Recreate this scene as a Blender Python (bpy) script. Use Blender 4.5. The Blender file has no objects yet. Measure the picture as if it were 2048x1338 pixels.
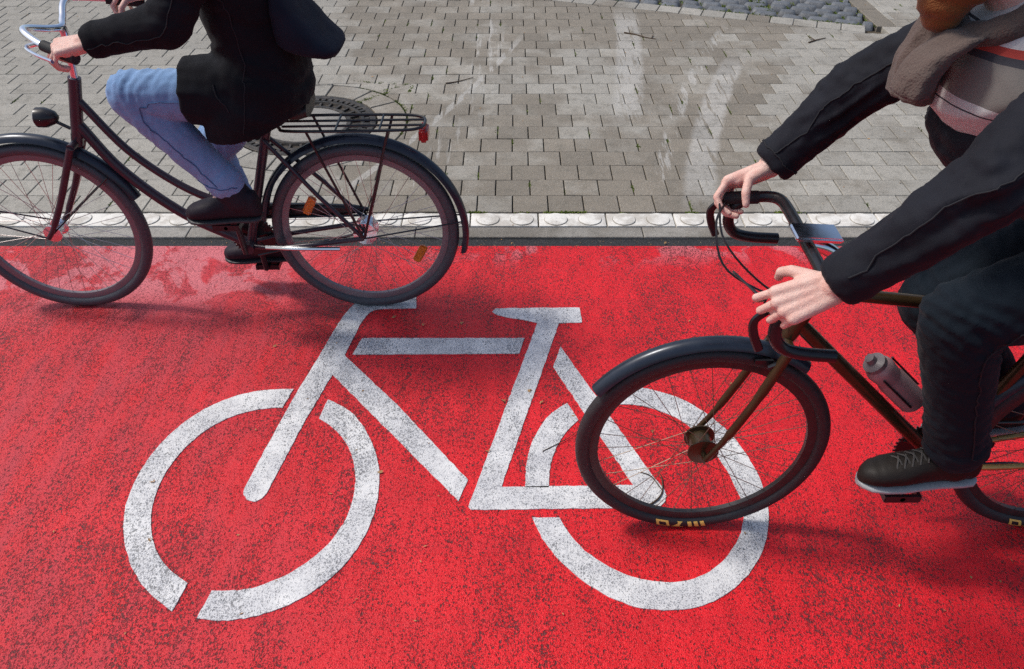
import bpy, bmesh, math, random
from mathutils import Vector, Matrix, noise
random.seed(7)
R = math.radians
SC = bpy.context.scene
COL = SC.collection

# ------------------------------------------------------------ camera, sky, sun, exposure
cam = bpy.data.objects.new('camera', bpy.data.cameras.new('camera'))
COL.objects.link(cam)
cam.location = (0, 0, 1.93)
cam.rotation_euler = (R(90 - 38.739), 0, 0)
cam.data.sensor_width = 36.0
cam.data.lens = 28.0
cam.data.clip_start = 0.05
cam.data.clip_end = 500
SC.camera = cam

SUN = Vector((-0.66, 0.16, 1.0)).normalized()       # towards the sun
world = bpy.data.worlds.new('World')
SC.world = world
world.use_nodes = True
wn = world.node_tree
sky = wn.nodes.new('ShaderNodeTexSky')
sky.sky_type = 'NISHITA'
sky.sun_disc = False
sky.sun_elevation = math.asin(SUN.z)
sky.sun_rotation = math.atan2(SUN.x, SUN.y)
sky.dust_density = 3.0
sky.air_density = 1.0
bg = wn.nodes['Background']
bg.inputs[1].default_value = 0.128
wn.links.new(sky.outputs[0], bg.inputs[0])
sl = bpy.data.lights.new('sun', 'SUN')
sl.energy = 2.5
sl.angle = R(9.0)
sl.color = (1.0, 0.955, 0.89)
so = bpy.data.objects.new('sun', sl)
COL.objects.link(so)
so.rotation_euler = SUN.to_track_quat('Z', 'Y').to_euler()
SC.view_settings.view_transform = 'Standard'
SC.view_settings.look = 'None'
SC.view_settings.exposure = 0.08
SC.view_settings.gamma = 1.0
SC.cycles.use_denoising = False

# ------------------------------------------------------------ materials
class NT:
    def __init__(self, name, rough=0.6, spec=0.5, metal=0.0):
        self.m = bpy.data.materials.new(name)
        self.m.use_nodes = True
        self.t = self.m.node_tree
        self.b = self.t.nodes['Principled BSDF']
        self.b.inputs['Roughness'].default_value = rough
        self.b.inputs['Specular IOR Level'].default_value = spec
        self.b.inputs['Metallic'].default_value = metal
        self._pos = None
    def new(self, typ, **kw):
        n = self.t.nodes.new(typ)
        for k, v in kw.items(): setattr(n, k, v)
        return n
    def put(self, sock, v):
        if hasattr(v, 'is_output'): self.t.links.new(v, sock)
        elif v is not None:
            if sock.type == 'RGBA' and len(v) == 3: v = (*v, 1)
            sock.default_value = v
    def pos(self, scale=(1, 1, 1), rot=(0, 0, 0)):
        if self._pos is None: self._pos = self.new('ShaderNodeTexCoord').outputs['Object']
        if scale == (1, 1, 1) and rot == (0, 0, 0): return self._pos
        mp = self.new('ShaderNodeMapping')
        mp.inputs['Scale'].default_value = scale
        mp.inputs['Rotation'].default_value = rot
        self.t.links.new(self._pos, mp.inputs[0])
        return mp.outputs[0]
    def noise(self, scale, detail=2, rough=0.5, vec=None, dist=0.0):
        n = self.new('ShaderNodeTexNoise')
        n.inputs['Scale'].default_value = scale
        n.inputs['Detail'].default_value = detail
        n.inputs['Roughness'].default_value = rough
        n.inputs['Distortion'].default_value = dist
        self.t.links.new(vec or self.pos(), n.inputs['Vector'])
        return n.outputs['Fac']
    def voro(self, scale, feature='F1', out='Distance', vec=None, rand=1.0):
        n = self.new('ShaderNodeTexVoronoi', feature=feature)
        n.inputs['Scale'].default_value = scale
        n.inputs['Randomness'].default_value = rand
        self.t.links.new(vec or self.pos(), n.inputs['Vector'])
        return n.outputs[out]
    def ma(self, op, a, b=None, c=None, clamp=False):
        n = self.new('ShaderNodeMath', operation=op)
        n.use_clamp = clamp
        for i, v in enumerate((a, b, c)):
            if v is not None: self.put(n.inputs[i], v)
        return n.outputs[0]
    def step(self, x, lo, hi):
        n = self.new('ShaderNodeMapRange', interpolation_type='SMOOTHSTEP')
        self.put(n.inputs[0], x)
        self.put(n.inputs[1], lo); self.put(n.inputs[2], hi)
        return n.outputs[0]
    def mix(self, f, a, b, blend='MIX'):
        n = self.new('ShaderNodeMix', data_type='RGBA', blend_type=blend)
        self.put(n.inputs[0], f)
        self.put(n.inputs[6], a); self.put(n.inputs[7], b)
        return n.outputs[2]
    def xyz(self):
        n = self.new('ShaderNodeSeparateXYZ')
        self.t.links.new(self.pos(), n.inputs[0])
        return n.outputs
    def attr(self, name):
        return self.new('ShaderNodeAttribute', attribute_name=name).outputs['Fac']
    def bump(self, h, dist=0.002, strength=1.0):
        n = self.new('ShaderNodeBump')
        n.inputs['Distance'].default_value = dist
        n.inputs['Strength'].default_value = strength
        self.t.links.new(h, n.inputs['Height'])
        self.t.links.new(n.outputs[0], self.b.inputs['Normal'])
    def col(self, v): self.put(self.b.inputs['Base Color'], v)
    def rough(self, v): self.put(self.b.inputs['Roughness'], v)

def plain(name, c, rough=0.5, metal=0.0, spec=0.5, var=0.25, scale=30, bump=0.0):
    n = NT(name, rough, spec, metal)
    k = n.noise(scale, 3, 0.6)
    n.col(n.mix(k, tuple(x * (1 - var) for x in c), tuple(min(1, x * (1 + var)) for x in c)))
    n.rough(n.ma('ADD', n.ma('MULTIPLY', k, 0.2), max(0.02, rough - 0.1)))
    if bump: n.bump(n.noise(scale * 4, 2, 0.6), bump)
    return n.m

M = {}
# --- red coating on asphalt
def lane_pits(n, size, soft):
    """open pores of the coated asphalt (dark, blobby, uneven in size) and the height of its stony surface"""
    jit = n.new('ShaderNodeVectorMath', operation='SCALE'); jit.inputs['Scale'].default_value = 0.012
    nz = n.new('ShaderNodeTexNoise'); nz.inputs['Scale'].default_value = 130; nz.inputs['Detail'].default_value = 1.5
    n.t.links.new(n.pos(), nz.inputs['Vector']); n.t.links.new(nz.outputs['Color'], jit.inputs[0])
    add = n.new('ShaderNodeVectorMath', operation='ADD')
    n.t.links.new(n.pos((1, 0.72, 0)), add.inputs[0]); n.t.links.new(jit.outputs[0], add.inputs[1])
    w = add.outputs[0]
    dens = n.noise(2.2, 4, 0.65, vec=n.pos((1.0, 0.6, 1.0)))
    dens2 = n.noise(11, 3, 0.6, vec=n.pos((1.5, 0.30, 1.0)))
    d = n.step(n.ma('ADD', n.ma('MULTIPLY', dens, 0.55), n.ma('MULTIPLY', dens2, 0.45)), 0.34, 0.64)
    def cells(scale, gain, bias):
        v = n.new('ShaderNodeTexVoronoi', feature='F1'); v.inputs['Scale'].default_value = scale
        n.t.links.new(w, v.inputs['Vector'])
        sp = n.new('ShaderNodeSeparateColor'); n.t.links.new(v.outputs['Color'], sp.inputs[0])
        r = n.ma('ADD', n.ma('MULTIPLY', sp.outputs[0], gain), n.ma('SUBTRACT', n.ma('MULTIPLY', d, 0.28), bias))
        return n.step(n.ma('SUBTRACT', v.outputs['Distance'], r), soft, -soft)
    big = cells(118, 0.42 * size, 0.18)
    small = n.ma('MULTIPLY', cells(230, 0.50 * size, 0.14), 0.8)
    pit = n.ma('MAXIMUM', big, small)
    fine = n.noise(300, 2, 0.65)
    stone = n.noise(75, 2, 0.6)
    h = n.ma('ADD', n.ma('ADD', n.ma('MULTIPLY', n.ma('SUBTRACT', 1.0, pit), 0.55), n.ma('MULTIPLY', fine, 0.45)), n.ma('MULTIPLY', stone, 0.5))
    return pit, h, fine
def lane_mat():
    n = NT('red_lane_coating', 0.5, 0.32)
    pit, h, fine = lane_pits(n, 1.0, 0.09)
    x, y, z = n.xyz()
    big = n.noise(0.9, 4, 0.6)
    mid = n.noise(4.2, 4, 0.65, dist=0.6)
    streak = n.noise(16, 3, 0.6, vec=n.pos((1.0, 0.16, 1.0)))
    base = n.mix(n.step(n.ma('ADD', n.ma('MULTIPLY', mid, .6), n.ma('MULTIPLY', streak, .4)), 0.36, 0.64), (0.60, 0.0035, 0.009), (0.78, 0.008, 0.016))
    base = n.mix(n.step(fine, 0.45, 0.72), base, (0.80, 0.035, 0.045))
    ride = n.noise(3.0, 4, 0.6, vec=n.pos((0.10, 2.2, 1.0)))
    base = n.mix(n.ma('MULTIPLY', n.step(ride, 0.50, 0.68), 0.35), base, (0.50, 0.012, 0.022))
    # dust: heavier towards the left of the lane; paler pink patches along the far edge
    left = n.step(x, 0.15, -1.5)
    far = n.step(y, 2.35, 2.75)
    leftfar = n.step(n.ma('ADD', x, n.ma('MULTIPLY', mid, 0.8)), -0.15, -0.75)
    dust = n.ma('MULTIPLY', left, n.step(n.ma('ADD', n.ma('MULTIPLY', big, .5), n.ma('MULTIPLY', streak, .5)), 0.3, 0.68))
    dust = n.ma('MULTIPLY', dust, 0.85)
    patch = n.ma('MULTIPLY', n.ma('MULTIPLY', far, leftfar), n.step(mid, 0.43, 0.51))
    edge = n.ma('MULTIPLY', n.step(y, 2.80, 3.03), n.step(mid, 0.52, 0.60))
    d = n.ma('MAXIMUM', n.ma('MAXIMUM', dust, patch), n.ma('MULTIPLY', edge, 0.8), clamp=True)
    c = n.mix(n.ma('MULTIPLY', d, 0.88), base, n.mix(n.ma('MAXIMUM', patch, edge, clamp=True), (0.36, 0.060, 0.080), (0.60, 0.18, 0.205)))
    dark = n.mix(n.step(fine, 0.4, 0.6), (0.075, 0.017, 0.018), (0.20, 0.030, 0.034))
    c = n.mix(n.ma('MULTIPLY', pit, n.ma('SUBTRACT', 1.0, n.ma('MULTIPLY', patch, 0.6))), c, dark)
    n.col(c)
    n.rough(n.ma('ADD', 0.40, n.ma('MULTIPLY', d, 0.3)))
    n.bump(h, 0.0055, 0.9)
    return n.m
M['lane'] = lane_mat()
def white_mat():
    n = NT('white_marking_paint', 0.55, 0.4)
    pit, h, fine = lane_pits(n, 0.85, 0.10)
    mid = n.noise(7, 4, 0.65)
    c = n.mix(n.step(mid, 0.3, 0.7), (0.56, 0.56, 0.575), (0.73, 0.725, 0.72))
    f2 = n.noise(230, 2, 0.6)
    c = n.mix(n.ma('MULTIPLY', n.step(f2, 0.50, 0.63), n.ma('MULTIPLY', n.step(mid, 0.62, 0.42), 0.9)), c, (0.22, 0.22, 0.24))
    c = n.mix(n.ma('MULTIPLY', pit, 0.85), c, (0.14, 0.14, 0.145))
    n.col(c)
    n.bump(h, 0.003, 0.7)
    return n.m
M['white'] = white_mat()

# --- concrete
def concrete(name, dry, damp, use_tracks=True):
    n = NT(name, 0.8, 0.35)
    x, y, z = n.xyz()
    tone = n.attr('tone')
    mid = n.noise(3.0, 4, 0.6)
    fine = n.noise(95, 3, 0.75)
    grain = n.noise(240, 1.5, 0.6)
    blot = n.noise(14, 4, 0.7)
    wet = n.attr('damp')
    c = n.mix(n.step(n.ma('ADD', wet, n.ma('MULTIPLY', n.ma('SUBTRACT', mid, 0.5), 0.8)), 0.35, 0.65), dry, n.mix(n.step(mid, .35, .65), damp, tuple(k * .86 for k in damp)))
    if use_tracks:
        def band(coef, w, lo, hi, y0, y1):
            q = n.ma('ADD', n.ma('MULTIPLY', n.ma('ADD', n.ma('MULTIPLY', y, coef[0]), coef[1]), y), coef[2])
            dd = n.ma('ABSOLUTE', n.ma('SUBTRACT', n.ma('ADD', x, n.ma('MULTIPLY', n.ma('SUBTRACT', blot, .5), w * .5)), q))
            s = n.noise(22, 3, 0.7, vec=n.pos((1.0, 0.10, 1.0), (0, 0, R(-8))))
            m = n.ma('MULTIPLY', n.step(dd, w, w * 0.55), n.step(s, lo, hi))
            return n.ma('MULTIPLY', m, n.ma('MULTIPLY', n.step(y, y0, y0 + .5), n.step(y, y1, y1 - .5)))
        t = band((-0.085, 0.96, -2.87), 0.13, 0.52, 0.66, 2.5, 8.0)
        t = n.ma('MAXIMUM', t, band((-0.03, 0.43, -0.65), 0.11, 0.36, 0.46, 4.2, 6.6))
        t = n.ma('MAXIMUM', t, band((0.06, -0.22, 0.96), 0.10, 0.34, 0.44, 3.2, 5.6))
        t = n.ma('MAXIMUM', t, band((0.05, -0.14, 0.60), 0.05, 0.50, 0.56, 2.9, 6.2))
        t = n.ma('MAXIMUM', t, band((-0.05, 0.86, -3.25), 0.03, 0.44, 0.52, 3.0, 6.0))
        c = n.mix(n.ma('MULTIPLY', t, 0.62), c, (0.44, 0.428, 0.40))
    c = n.mix(n.ma('MULTIPLY', n.step(fine, 0.50, 0.70), 0.8), c, n.mix(0.55, c, (0.10, 0.095, 0.085)))
    c = n.mix(n.ma('MULTIPLY', n.step(n.noise(38, 4, 0.75), 0.60, 0.68), 0.6), c, (0.10, 0.092, 0.075))
    c = n.mix(n.ma('MULTIPLY', n.step(blot, 0.48, 0.68), 0.7), c, n.mix(0.55, c, (0.12, 0.112, 0.09)))
    c = n.mix(n.ma('MULTIPLY', n.step(grain, 0.54, 0.70), 0.35), c, (0.55, 0.54, 0.50))
    vv = n.ma('ADD', 0.85, n.ma('MULTIPLY', tone, 0.30))
    cc = n.new('ShaderNodeCombineColor')
    for i in range(3): n.t.links.new(vv, cc.inputs[i])
    c = n.mix(1.0, c, cc.outputs[0], 'MULTIPLY')
    n.col(c)
    n.rough(n.ma('ADD', 0.6, n.ma('MULTIPLY', blot, 0.3)))
    n.bump(n.ma('ADD', fine, n.ma('MULTIPLY', grain, .5)), 0.004, 0.7)
    return n.m
M['paver'] = concrete('concrete_paver', (0.325, 0.308, 0.270), (0.222, 0.193, 0.153))
M['kerb'] = concrete('kerb_concrete', (0.30, 0.285, 0.26), (0.20, 0.18, 0.152), False)
def tile_mat():
    n = NT('white_tactile_concrete', 0.6, 0.4)
    b = n.noise(9, 4, 0.7)
    f = n.noise(260, 2, 0.6)
    c = n.mix(n.step(b, 0.40, 0.62), (0.74, 0.72, 0.67), (0.50, 0.47, 0.42))
    c = n.mix(n.ma('MULTIPLY', n.step(n.noise(75, 2, 0.6), 0.70, 0.75), 0.8), c, (0.16, 0.13, 0.10))
    c = n.mix(n.ma('MULTIPLY', n.step(f, 0.6, 0.75), 0.2), c, (0.3, 0.28, 0.25))
    x, y, z = n.xyz()
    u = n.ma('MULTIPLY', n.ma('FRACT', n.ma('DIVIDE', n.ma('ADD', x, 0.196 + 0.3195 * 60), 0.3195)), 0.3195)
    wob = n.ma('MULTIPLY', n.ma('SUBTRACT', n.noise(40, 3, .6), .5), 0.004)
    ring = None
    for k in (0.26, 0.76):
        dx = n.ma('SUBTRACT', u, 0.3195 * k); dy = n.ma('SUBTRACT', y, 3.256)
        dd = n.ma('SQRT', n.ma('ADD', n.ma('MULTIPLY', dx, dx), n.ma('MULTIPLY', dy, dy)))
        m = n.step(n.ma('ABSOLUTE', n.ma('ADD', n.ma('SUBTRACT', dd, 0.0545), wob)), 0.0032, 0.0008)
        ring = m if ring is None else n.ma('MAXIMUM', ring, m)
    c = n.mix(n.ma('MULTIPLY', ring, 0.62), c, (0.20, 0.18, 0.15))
    n.col(c); n.bump(f, 0.0012, 0.5)
    return n.m
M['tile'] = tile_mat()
def asphalt_mat():
    n = NT('dark_asphalt', 0.85, 0.4)
    f = n.noise(190, 2, 0.7)
    c = n.mix(n.step(f, 0.4, 0.7), (0.014, 0.015, 0.017), (0.055, 0.057, 0.062))
    c = n.mix(n.ma('MULTIPLY', n.step(n.noise(60, 3, 0.7), 0.66, 0.70), 0.8), c, (0.30, 0.24, 0.15))
    n.col(c); n.bump(f, 0.004, 0.8)
    return n.m
M['asphalt'] = asphalt_mat()
def soil_mat():
    n = NT('joint_sand', 0.95, 0.2)
    f = n.noise(60, 4, 0.7)
    c = n.mix(f, (0.045, 0.038, 0.028), (0.13, 0.11, 0.08))
    n.col(c); n.bump(f, 0.004, 0.6)
    return n.m
M['soil'] = soil_mat()
def sett_mat():
    n = NT('blue_grey_granite', 0.6, 0.45)
    f = n.noise(140, 3, 0.75)
    b = n.noise(9, 3, 0.6)
    c = n.mix(b, (0.070, 0.078, 0.088), (0.17, 0.18, 0.195))
    c = n.mix(n.step(f, 0.5, 0.75), c, (0.30, 0.31, 0.32))
    c = n.mix(n.ma('MULTIPLY', n.attr('tone'), .35), c, (0.05, 0.055, 0.06))
    n.col(c); n.bump(n.noise(60, 4, 0.7), 0.004, 0.7)
    return n.m
M['sett'] = sett_mat()
def iron_mat():
    n = NT('cast_iron', 0.5, 0.5, 0.35)
    f = n.noise(40, 4, 0.7)
    c = n.mix(n.step(f, 0.35, 0.7), (0.022, 0.020, 0.018), (0.085, 0.070, 0.055))
    n.col(c); n.bump(n.noise(120, 3, 0.7), 0.003, 0.7)
    return n.m
M['iron'] = iron_mat()
M['grime'] = plain('wet_black_grime', (0.016, 0.014, 0.012), 0.3, 0, 0.6, 0.6, 60, 0.006)
def moss_mat():
    n = NT('moss_green', 0.8, 0.3)
    k = n.noise(35, 2, 0.6)
    n.col(n.mix(k, (0.06, 0.10, 0.015), (0.21, 0.27, 0.05)))
    return n.m
M['moss'] = moss_mat()
M['twig'] = plain('dry_twig_bark', (0.075, 0.048, 0.030), 0.8, 0, 0.3, 0.4, 80)
M['leaf'] = plain('dry_leaf_brown', (0.36, 0.21, 0.09), 0.7, 0, 0.3, 0.6, 90)
# --- bikes and clothes
M['rubber'] = plain('tyre_rubber', (0.022, 0.023, 0.026), 0.55, 0, 0.5, 0.4, 60, 0.0008)
M['rubberg'] = plain('grey_tyre_rubber', (0.060, 0.066, 0.078), 0.5, 0, 0.5, 0.3, 60, 0.0008)
M['rim'] = plain('rim_alloy', (0.20, 0.17, 0.185), 0.45, 0.3, 0.5, 0.15, 40)
M['darkrim'] = plain('dark_rim_alloy', (0.06, 0.055, 0.055), 0.4, 0.6, 0.5, 0.3, 40)
M['spoke'] = plain('spoke_steel', (0.45, 0.44, 0.43), 0.3, 0.9)
M['bspoke'] = plain('bronze_spoke_steel', (0.20, 0.145, 0.095), 0.4, 0.35)
M['chrome'] = plain('polished_alloy', (0.82, 0.84, 0.88), 0.18, 1.0, 0.5, 0.06)
M['black'] = plain('black_enamel', (0.014, 0.014, 0.017), 0.3, 0, 0.5, 0.3)
M['guard'] = plain('dark_blue_mudguard', (0.022, 0.030, 0.046), 0.28, 0.2, 0.5, 0.3)
M['plum'] = plain('dark_plum_enamel', (0.045, 0.032, 0.044), 0.3, 0.1, 0.5, 0.25)
M['bronze'] = plain('dark_bronze_enamel', (0.060, 0.038, 0.018), 0.3, 0.4, 0.5, 0.3)
M['gold'] = plain('gold_enamel', (0.42, 0.27, 0.10), 0.3, 0.6, 0.5, 0.25)
M['goldprint'] = plain('gold_print', (0.85, 0.55, 0.13), 0.55, 0, 0.4, 0.15)
M['leather'] = plain('black_saddle_leather', (0.02, 0.018, 0.017), 0.5, 0, 0.5, 0.4, 50, 0.001)
M['grip'] = plain('black_grip_rubber', (0.020, 0.020, 0.022), 0.7, 0, 0.4, 0.3, 80, 0.001)
M['bottle'] = plain('pinkish_grey_plastic', (0.30, 0.19, 0.20), 0.4, 0, 0.5, 0.15, 25)
M['cap'] = plain('grey_plastic', (0.16, 0.13, 0.135), 0.4, 0, 0.5, 0.1)
def lens_mat(name, c):
    n = NT(name, 0.2, 0.6)
    v = n.voro(180)
    n.col(n.mix(n.step(v, 0.1, 0.6), tuple(min(1, k * 1.3) for k in c), tuple(k * .6 for k in c)))
    n.bump(v, 0.001, 0.6)
    return n.m
M['redlens'] = lens_mat('red_lens', (0.45, 0.02, 0.02))
M['orange'] = lens_mat('orange_reflector', (0.85, 0.24, 0.02))
M['clear'] = lens_mat('clear_lens', (0.6, 0.62, 0.65))
def cloth(name, c, c2, rough=0.85, weave=700, bump=0.0008, sheen=0.15):
    n = NT(name, rough, 0.15)
    k = n.noise(7, 4, 0.6)
    w = n.noise(weave, 1, 0.5)
    cc = n.mix(n.step(k, .3, .7), c, c2)
    n.col(n.mix(n.ma('MULTIPLY', w, 0.3), cc, tuple(x * 1.6 for x in c2)))
    n.b.inputs['Sheen Weight'].default_value = sheen
    n.b.inputs['Sheen Roughness'].default_value = 0.4
    n.bump(n.ma('ADD', w, n.ma('MULTIPLY', n.noise(40, 3, .6), 1.5)), bump, 0.6)
    return n.m
M['coat'] = cloth('black_coat_wool', (0.006, 0.006, 0.008), (0.010, 0.011, 0.015), .9, sheen=.03)
M['navy'] = cloth('dark_navy_softshell', (0.007, 0.0075, 0.011), (0.012, 0.013, 0.019), .75, sheen=.04)
M['trouser'] = cloth('dark_teal_trousers', (0.005, 0.0085, 0.013), (0.008, 0.013, 0.020), .9, sheen=.04)
M['jeans'] = cloth('blue_denim', (0.15, 0.26, 0.46), (0.20, 0.32, 0.53), .9, 500, .001)
M['boot'] = cloth('dark_plum_leather_boot', (0.014, 0.011, 0.016), (0.024, 0.018, 0.026), .55, 300, .0006, 0)
M['shoe'] = cloth('black_shoe_leather', (0.010, 0.009, 0.009), (0.020, 0.016, 0.014), .5, 300, .0006, 0)
M['sole'] = plain('pale_grey_sole', (0.34, 0.35, 0.36), 0.6, 0, .4, .2, 40)
M['dsole'] = plain('dark_rubber_sole', (0.03, 0.032, 0.038), 0.5, 0, .5, .2, 40)
M['scarf'] = cloth('taupe_knit', (0.075, 0.056, 0.048), (0.115, 0.088, 0.078), .95, 220, .004)
M['bag'] = cloth('dark_navy_canvas', (0.007, 0.009, 0.016), (0.012, 0.016, 0.028), .8, 400, .001, .03)
def skin_mat(name, c):
    n = NT(name, 0.5, 0.4)
    k = n.noise(28, 3, 0.6)
    n.col(n.mix(n.step(k, .3, .7), c, (c[0] * .95, c[1] * .82, c[2] * .80)))
    n.b.inputs['Subsurface Weight'].default_value = 0.05
    n.b.inputs['Subsurface Radius'].default_value = (0.012, 0.005, 0.003)
    n.bump(n.noise(140, 4, 0.7, dist=.5), 0.0028, 0.7)
    return n.m
M['skin'] = skin_mat('fair_skin', (0.70, 0.47, 0.40))
M['skin_b'] = skin_mat('fair_pink_skin', (0.72, 0.49, 0.42))
M['seam_blue'] = plain('denim_seam', (0.075, 0.13, 0.26), 0.9, 0, .2)
M['seam_dark'] = plain('dark_seam', (0.019, 0.020, 0.024), 0.8, 0, .2)
M['lace'] = plain('dark_grey_lace', (0.06, 0.055, 0.052), 0.8)
M['nail'] = plain('fingernail', (0.72, 0.45, 0.40), 0.3, 0, 0.5, 0.06)
M['ginger'] = cloth('ginger_hair', (0.13, 0.048, 0.016), (0.25, 0.095, 0.032), .6, 300, .004)
M['hairdark'] = cloth('dark_brown_hair', (0.03, 0.018, 0.010), (0.05, 0.03, 0.016), .5, 300, .004)
M['eye'] = plain('eye_white', (0.75, 0.74, 0.72), 0.2)
def shirt_mat():
    n = NT('striped_jersey', 0.9, 0.2)
    x, y, z = n.xyz()
    zz = n.ma('ADD', z, n.ma('MULTIPLY', n.ma('SUBTRACT', n.noise(9, 2, .5), .5), 0.012))
    r = n.new('ShaderNodeValToRGB')
    r.color_ramp.interpolation = 'CONSTANT'
    n.t.links.new(n.ma('MULTIPLY', n.ma('SUBTRACT', zz, 1.25), 4.0), r.inputs[0])
    light, dk, tp, rd = (.50, .50, .50, 1), (.05, .05, .06, 1), (.17, .155, .145, 1), (.36, .055, .045, 1)
    stops = [(1.20, light), (1.3225, dk), (1.326, light), (1.341, tp), (1.416, dk), (1.429, rd), (1.444, light), (1.466, dk), (1.470, light)]
    el = r.color_ramp.elements
    el[0].position = 0; el[0].color = light
    while len(el) > 1: el.remove(el[1])
    for zc, cc in stops[1:]:
        e = el.new((zc - 1.25) * 4); e.color = cc
    n.col(r.outputs[0])
    n.bump(n.noise(300, 2, .6), .001, .5)
    return n.m
M['shirt'] = shirt_mat()

# ------------------------------------------------------------ object helpers
def link(o, parent=None):
    COL.objects.link(o)
    if parent is not None:
        o.parent = parent
        root = parent
        while root.parent is not None: root = root.parent
        if parent is root: o.matrix_parent_inverse = Matrix.Translation(-root.location)
    return o
def tag(o, label=None, cat=None, group=None, kind=None):
    if label: o['label'] = label
    if cat: o['category'] = cat
    if group: o['group'] = group
    if kind: o['kind'] = kind
    return o
def thing(name, loc, label, cat, group=None):
    o = bpy.data.objects.new(name, None)
    o.empty_display_size = 0.1
    o.location = loc
    link(o)
    return tag(o, label, cat, group)
def finish(name, bm, mat, parent=None, smooth=True, angle=40):
    me = bpy.data.meshes.new(name)
    bmesh.ops.recalc_face_normals(bm, faces=bm.faces)
    bm.to_mesh(me); bm.free()
    me.materials.append(M[mat])
    if smooth:
        for p in me.polygons: p.use_smooth = True
        if angle: me.set_sharp_from_angle(angle=R(angle))
    return link(bpy.data.objects.new(name, me), parent)
def raw(name, verts, faces, mat, parent=None, smooth=False, attrs=None):
    me = bpy.data.meshes.new(name)
    me.from_pydata(verts, [], faces)
    me.materials.append(M[mat])
    for k, vals in (attrs or {}).items():
        a = me.attributes.new(k, 'FLOAT', 'POINT')
        a.data.foreach_set('value', vals)
    me.update()
    if smooth:
        for p in me.polygons: p.use_smooth = True
    return link(bpy.data.objects.new(name, me), parent)
V = Vector
def frame_of(d):
    d = d.normalized()
    a = V((0, 0, 1)) if abs(d.z) < 0.9 else V((0, 1, 0))
    u = d.cross(a).normalized()
    return u, d.cross(u).normalized()
def rings(bm, rs, closed=False, caps=True):
    vs = [[bm.verts.new(p) for p in r] for r in rs]
    k = len(vs[0])
    m = len(vs)
    for i in range(m if closed else m - 1):
        a, b = vs[i], vs[(i + 1) % m]
        for j in range(k): bm.faces.new((a[j], a[(j + 1) % k], b[(j + 1) % k], b[j]))
    if caps and not closed:
        bm.faces.new(vs[0][::-1]); bm.faces.new(vs[-1])
def tube(bm, pts, r, seg=10, closed=False, flat=1.0, up=None):
    """swept round (or flattened) bar through points; r a number or one per point"""
    pts = [V(p) for p in pts]
    n = len(pts)
    rr = r if isinstance(r, (list, tuple)) else [r] * n
    out = []
    u = None
    for i, p in enumerate(pts):
        if closed: d = pts[(i + 1) % n] - pts[i - 1]
        else: d = pts[min(i + 1, n - 1)] - pts[max(i - 1, 0)]
        d.normalize()
        if up is not None:
            u = V(up).cross(d).normalized()
        elif u is None: u, _ = frame_of(d)
        else: u = (u - d * u.dot(d)).normalized()
        v = d.cross(u)
        out.append([p + (u * math.cos(t) + v * math.sin(t) * flat) * rr[i] for t in (2 * math.pi * k / seg for k in range(seg))])
    rings(bm, out, closed)
def curve(pts, n=8):
    """catmull-rom through points"""
    pts = [V(p) for p in pts]
    q = [pts[0] * 2 - pts[1]] + pts + [pts[-1] * 2 - pts[-2]]
    out = []
    for i in range(1, len(q) - 2):
        for k in range(n):
            t = k / n
            a, b, c, d = q[i - 1], q[i], q[i + 1], q[i + 2]
            out.append(0.5 * (2 * b + (c - a) * t + (2 * a - 5 * b + 4 * c - d) * t * t + (3 * b - a - 3 * c + d) * t ** 3))
    out.append(pts[-1])
    return out
def capsule(bm, p0, p1, r0, r1, seg=14, e0=True, e1=True):
    p0, p1 = V(p0), V(p1)
    d = p1 - p0
    L = d.length
    d.normalize()
    u, v = frame_of(d)
    prof = []
    if e0: prof += [(-r0 * math.cos(t), r0 * math.sin(t)) for t in (0.12, 0.5, 0.9, 1.25)]
    prof += [(0, r0), (L, r1)]
    if e1: prof += [(L + r1 * math.cos(t), r1 * math.sin(t)) for t in (1.25, 0.9, 0.5, 0.12)]
    rings(bm, [[p0 + d * a + (u * math.cos(t) + v * math.sin(t)) * b for t in (2 * math.pi * k / seg for k in range(seg))] for a, b in prof])
def ell(bm, c, rx, ry, rz, rot=None, sub=3):
    m = Matrix.Translation(V(c)) @ (rot.to_4x4() if rot else Matrix()) @ Matrix.Diagonal((rx, ry, rz, 1))
    bmesh.ops.create_icosphere(bm, subdivisions=sub, radius=1, matrix=m)
def loft(bm, secs, seg=24, power=2.0):
    """secs: (centre, half vector a, half vector b)"""
    rs = []
    for c, a, b in secs:
        c, a, b = V(c), V(a), V(b)
        ring = []
        for k in range(seg):
            t = 2 * math.pi * k / seg
            x, y = math.cos(t), math.sin(t)
            x = math.copysign(abs(x) ** (2 / power), x); y = math.copysign(abs(y) ** (2 / power), y)
            ring.append(c + a * x + b * y)
        rs.append(ring)
    rings(bm, rs)
def box(bm, c, h, rot=None):
    m = Matrix.Translation(V(c)) @ (rot.to_4x4() if rot else Matrix()) @ Matrix.Diagonal((2 * h[0], 2 * h[1], 2 * h[2], 1))
    return bmesh.ops.create_cube(bm, size=1, matrix=m)['verts']
def lathe(bm, c, axis, prof, seg=28):
    """prof: (along axis, radius)"""
    c, axis = V(c), V(axis).normalized()
    u, v = frame_of(axis)
    rings(bm, [[c + axis * a + (u * math.cos(t) + v * math.sin(t)) * r for t in (2 * math.pi * k / seg for k in range(seg))] for a, r in prof])
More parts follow.
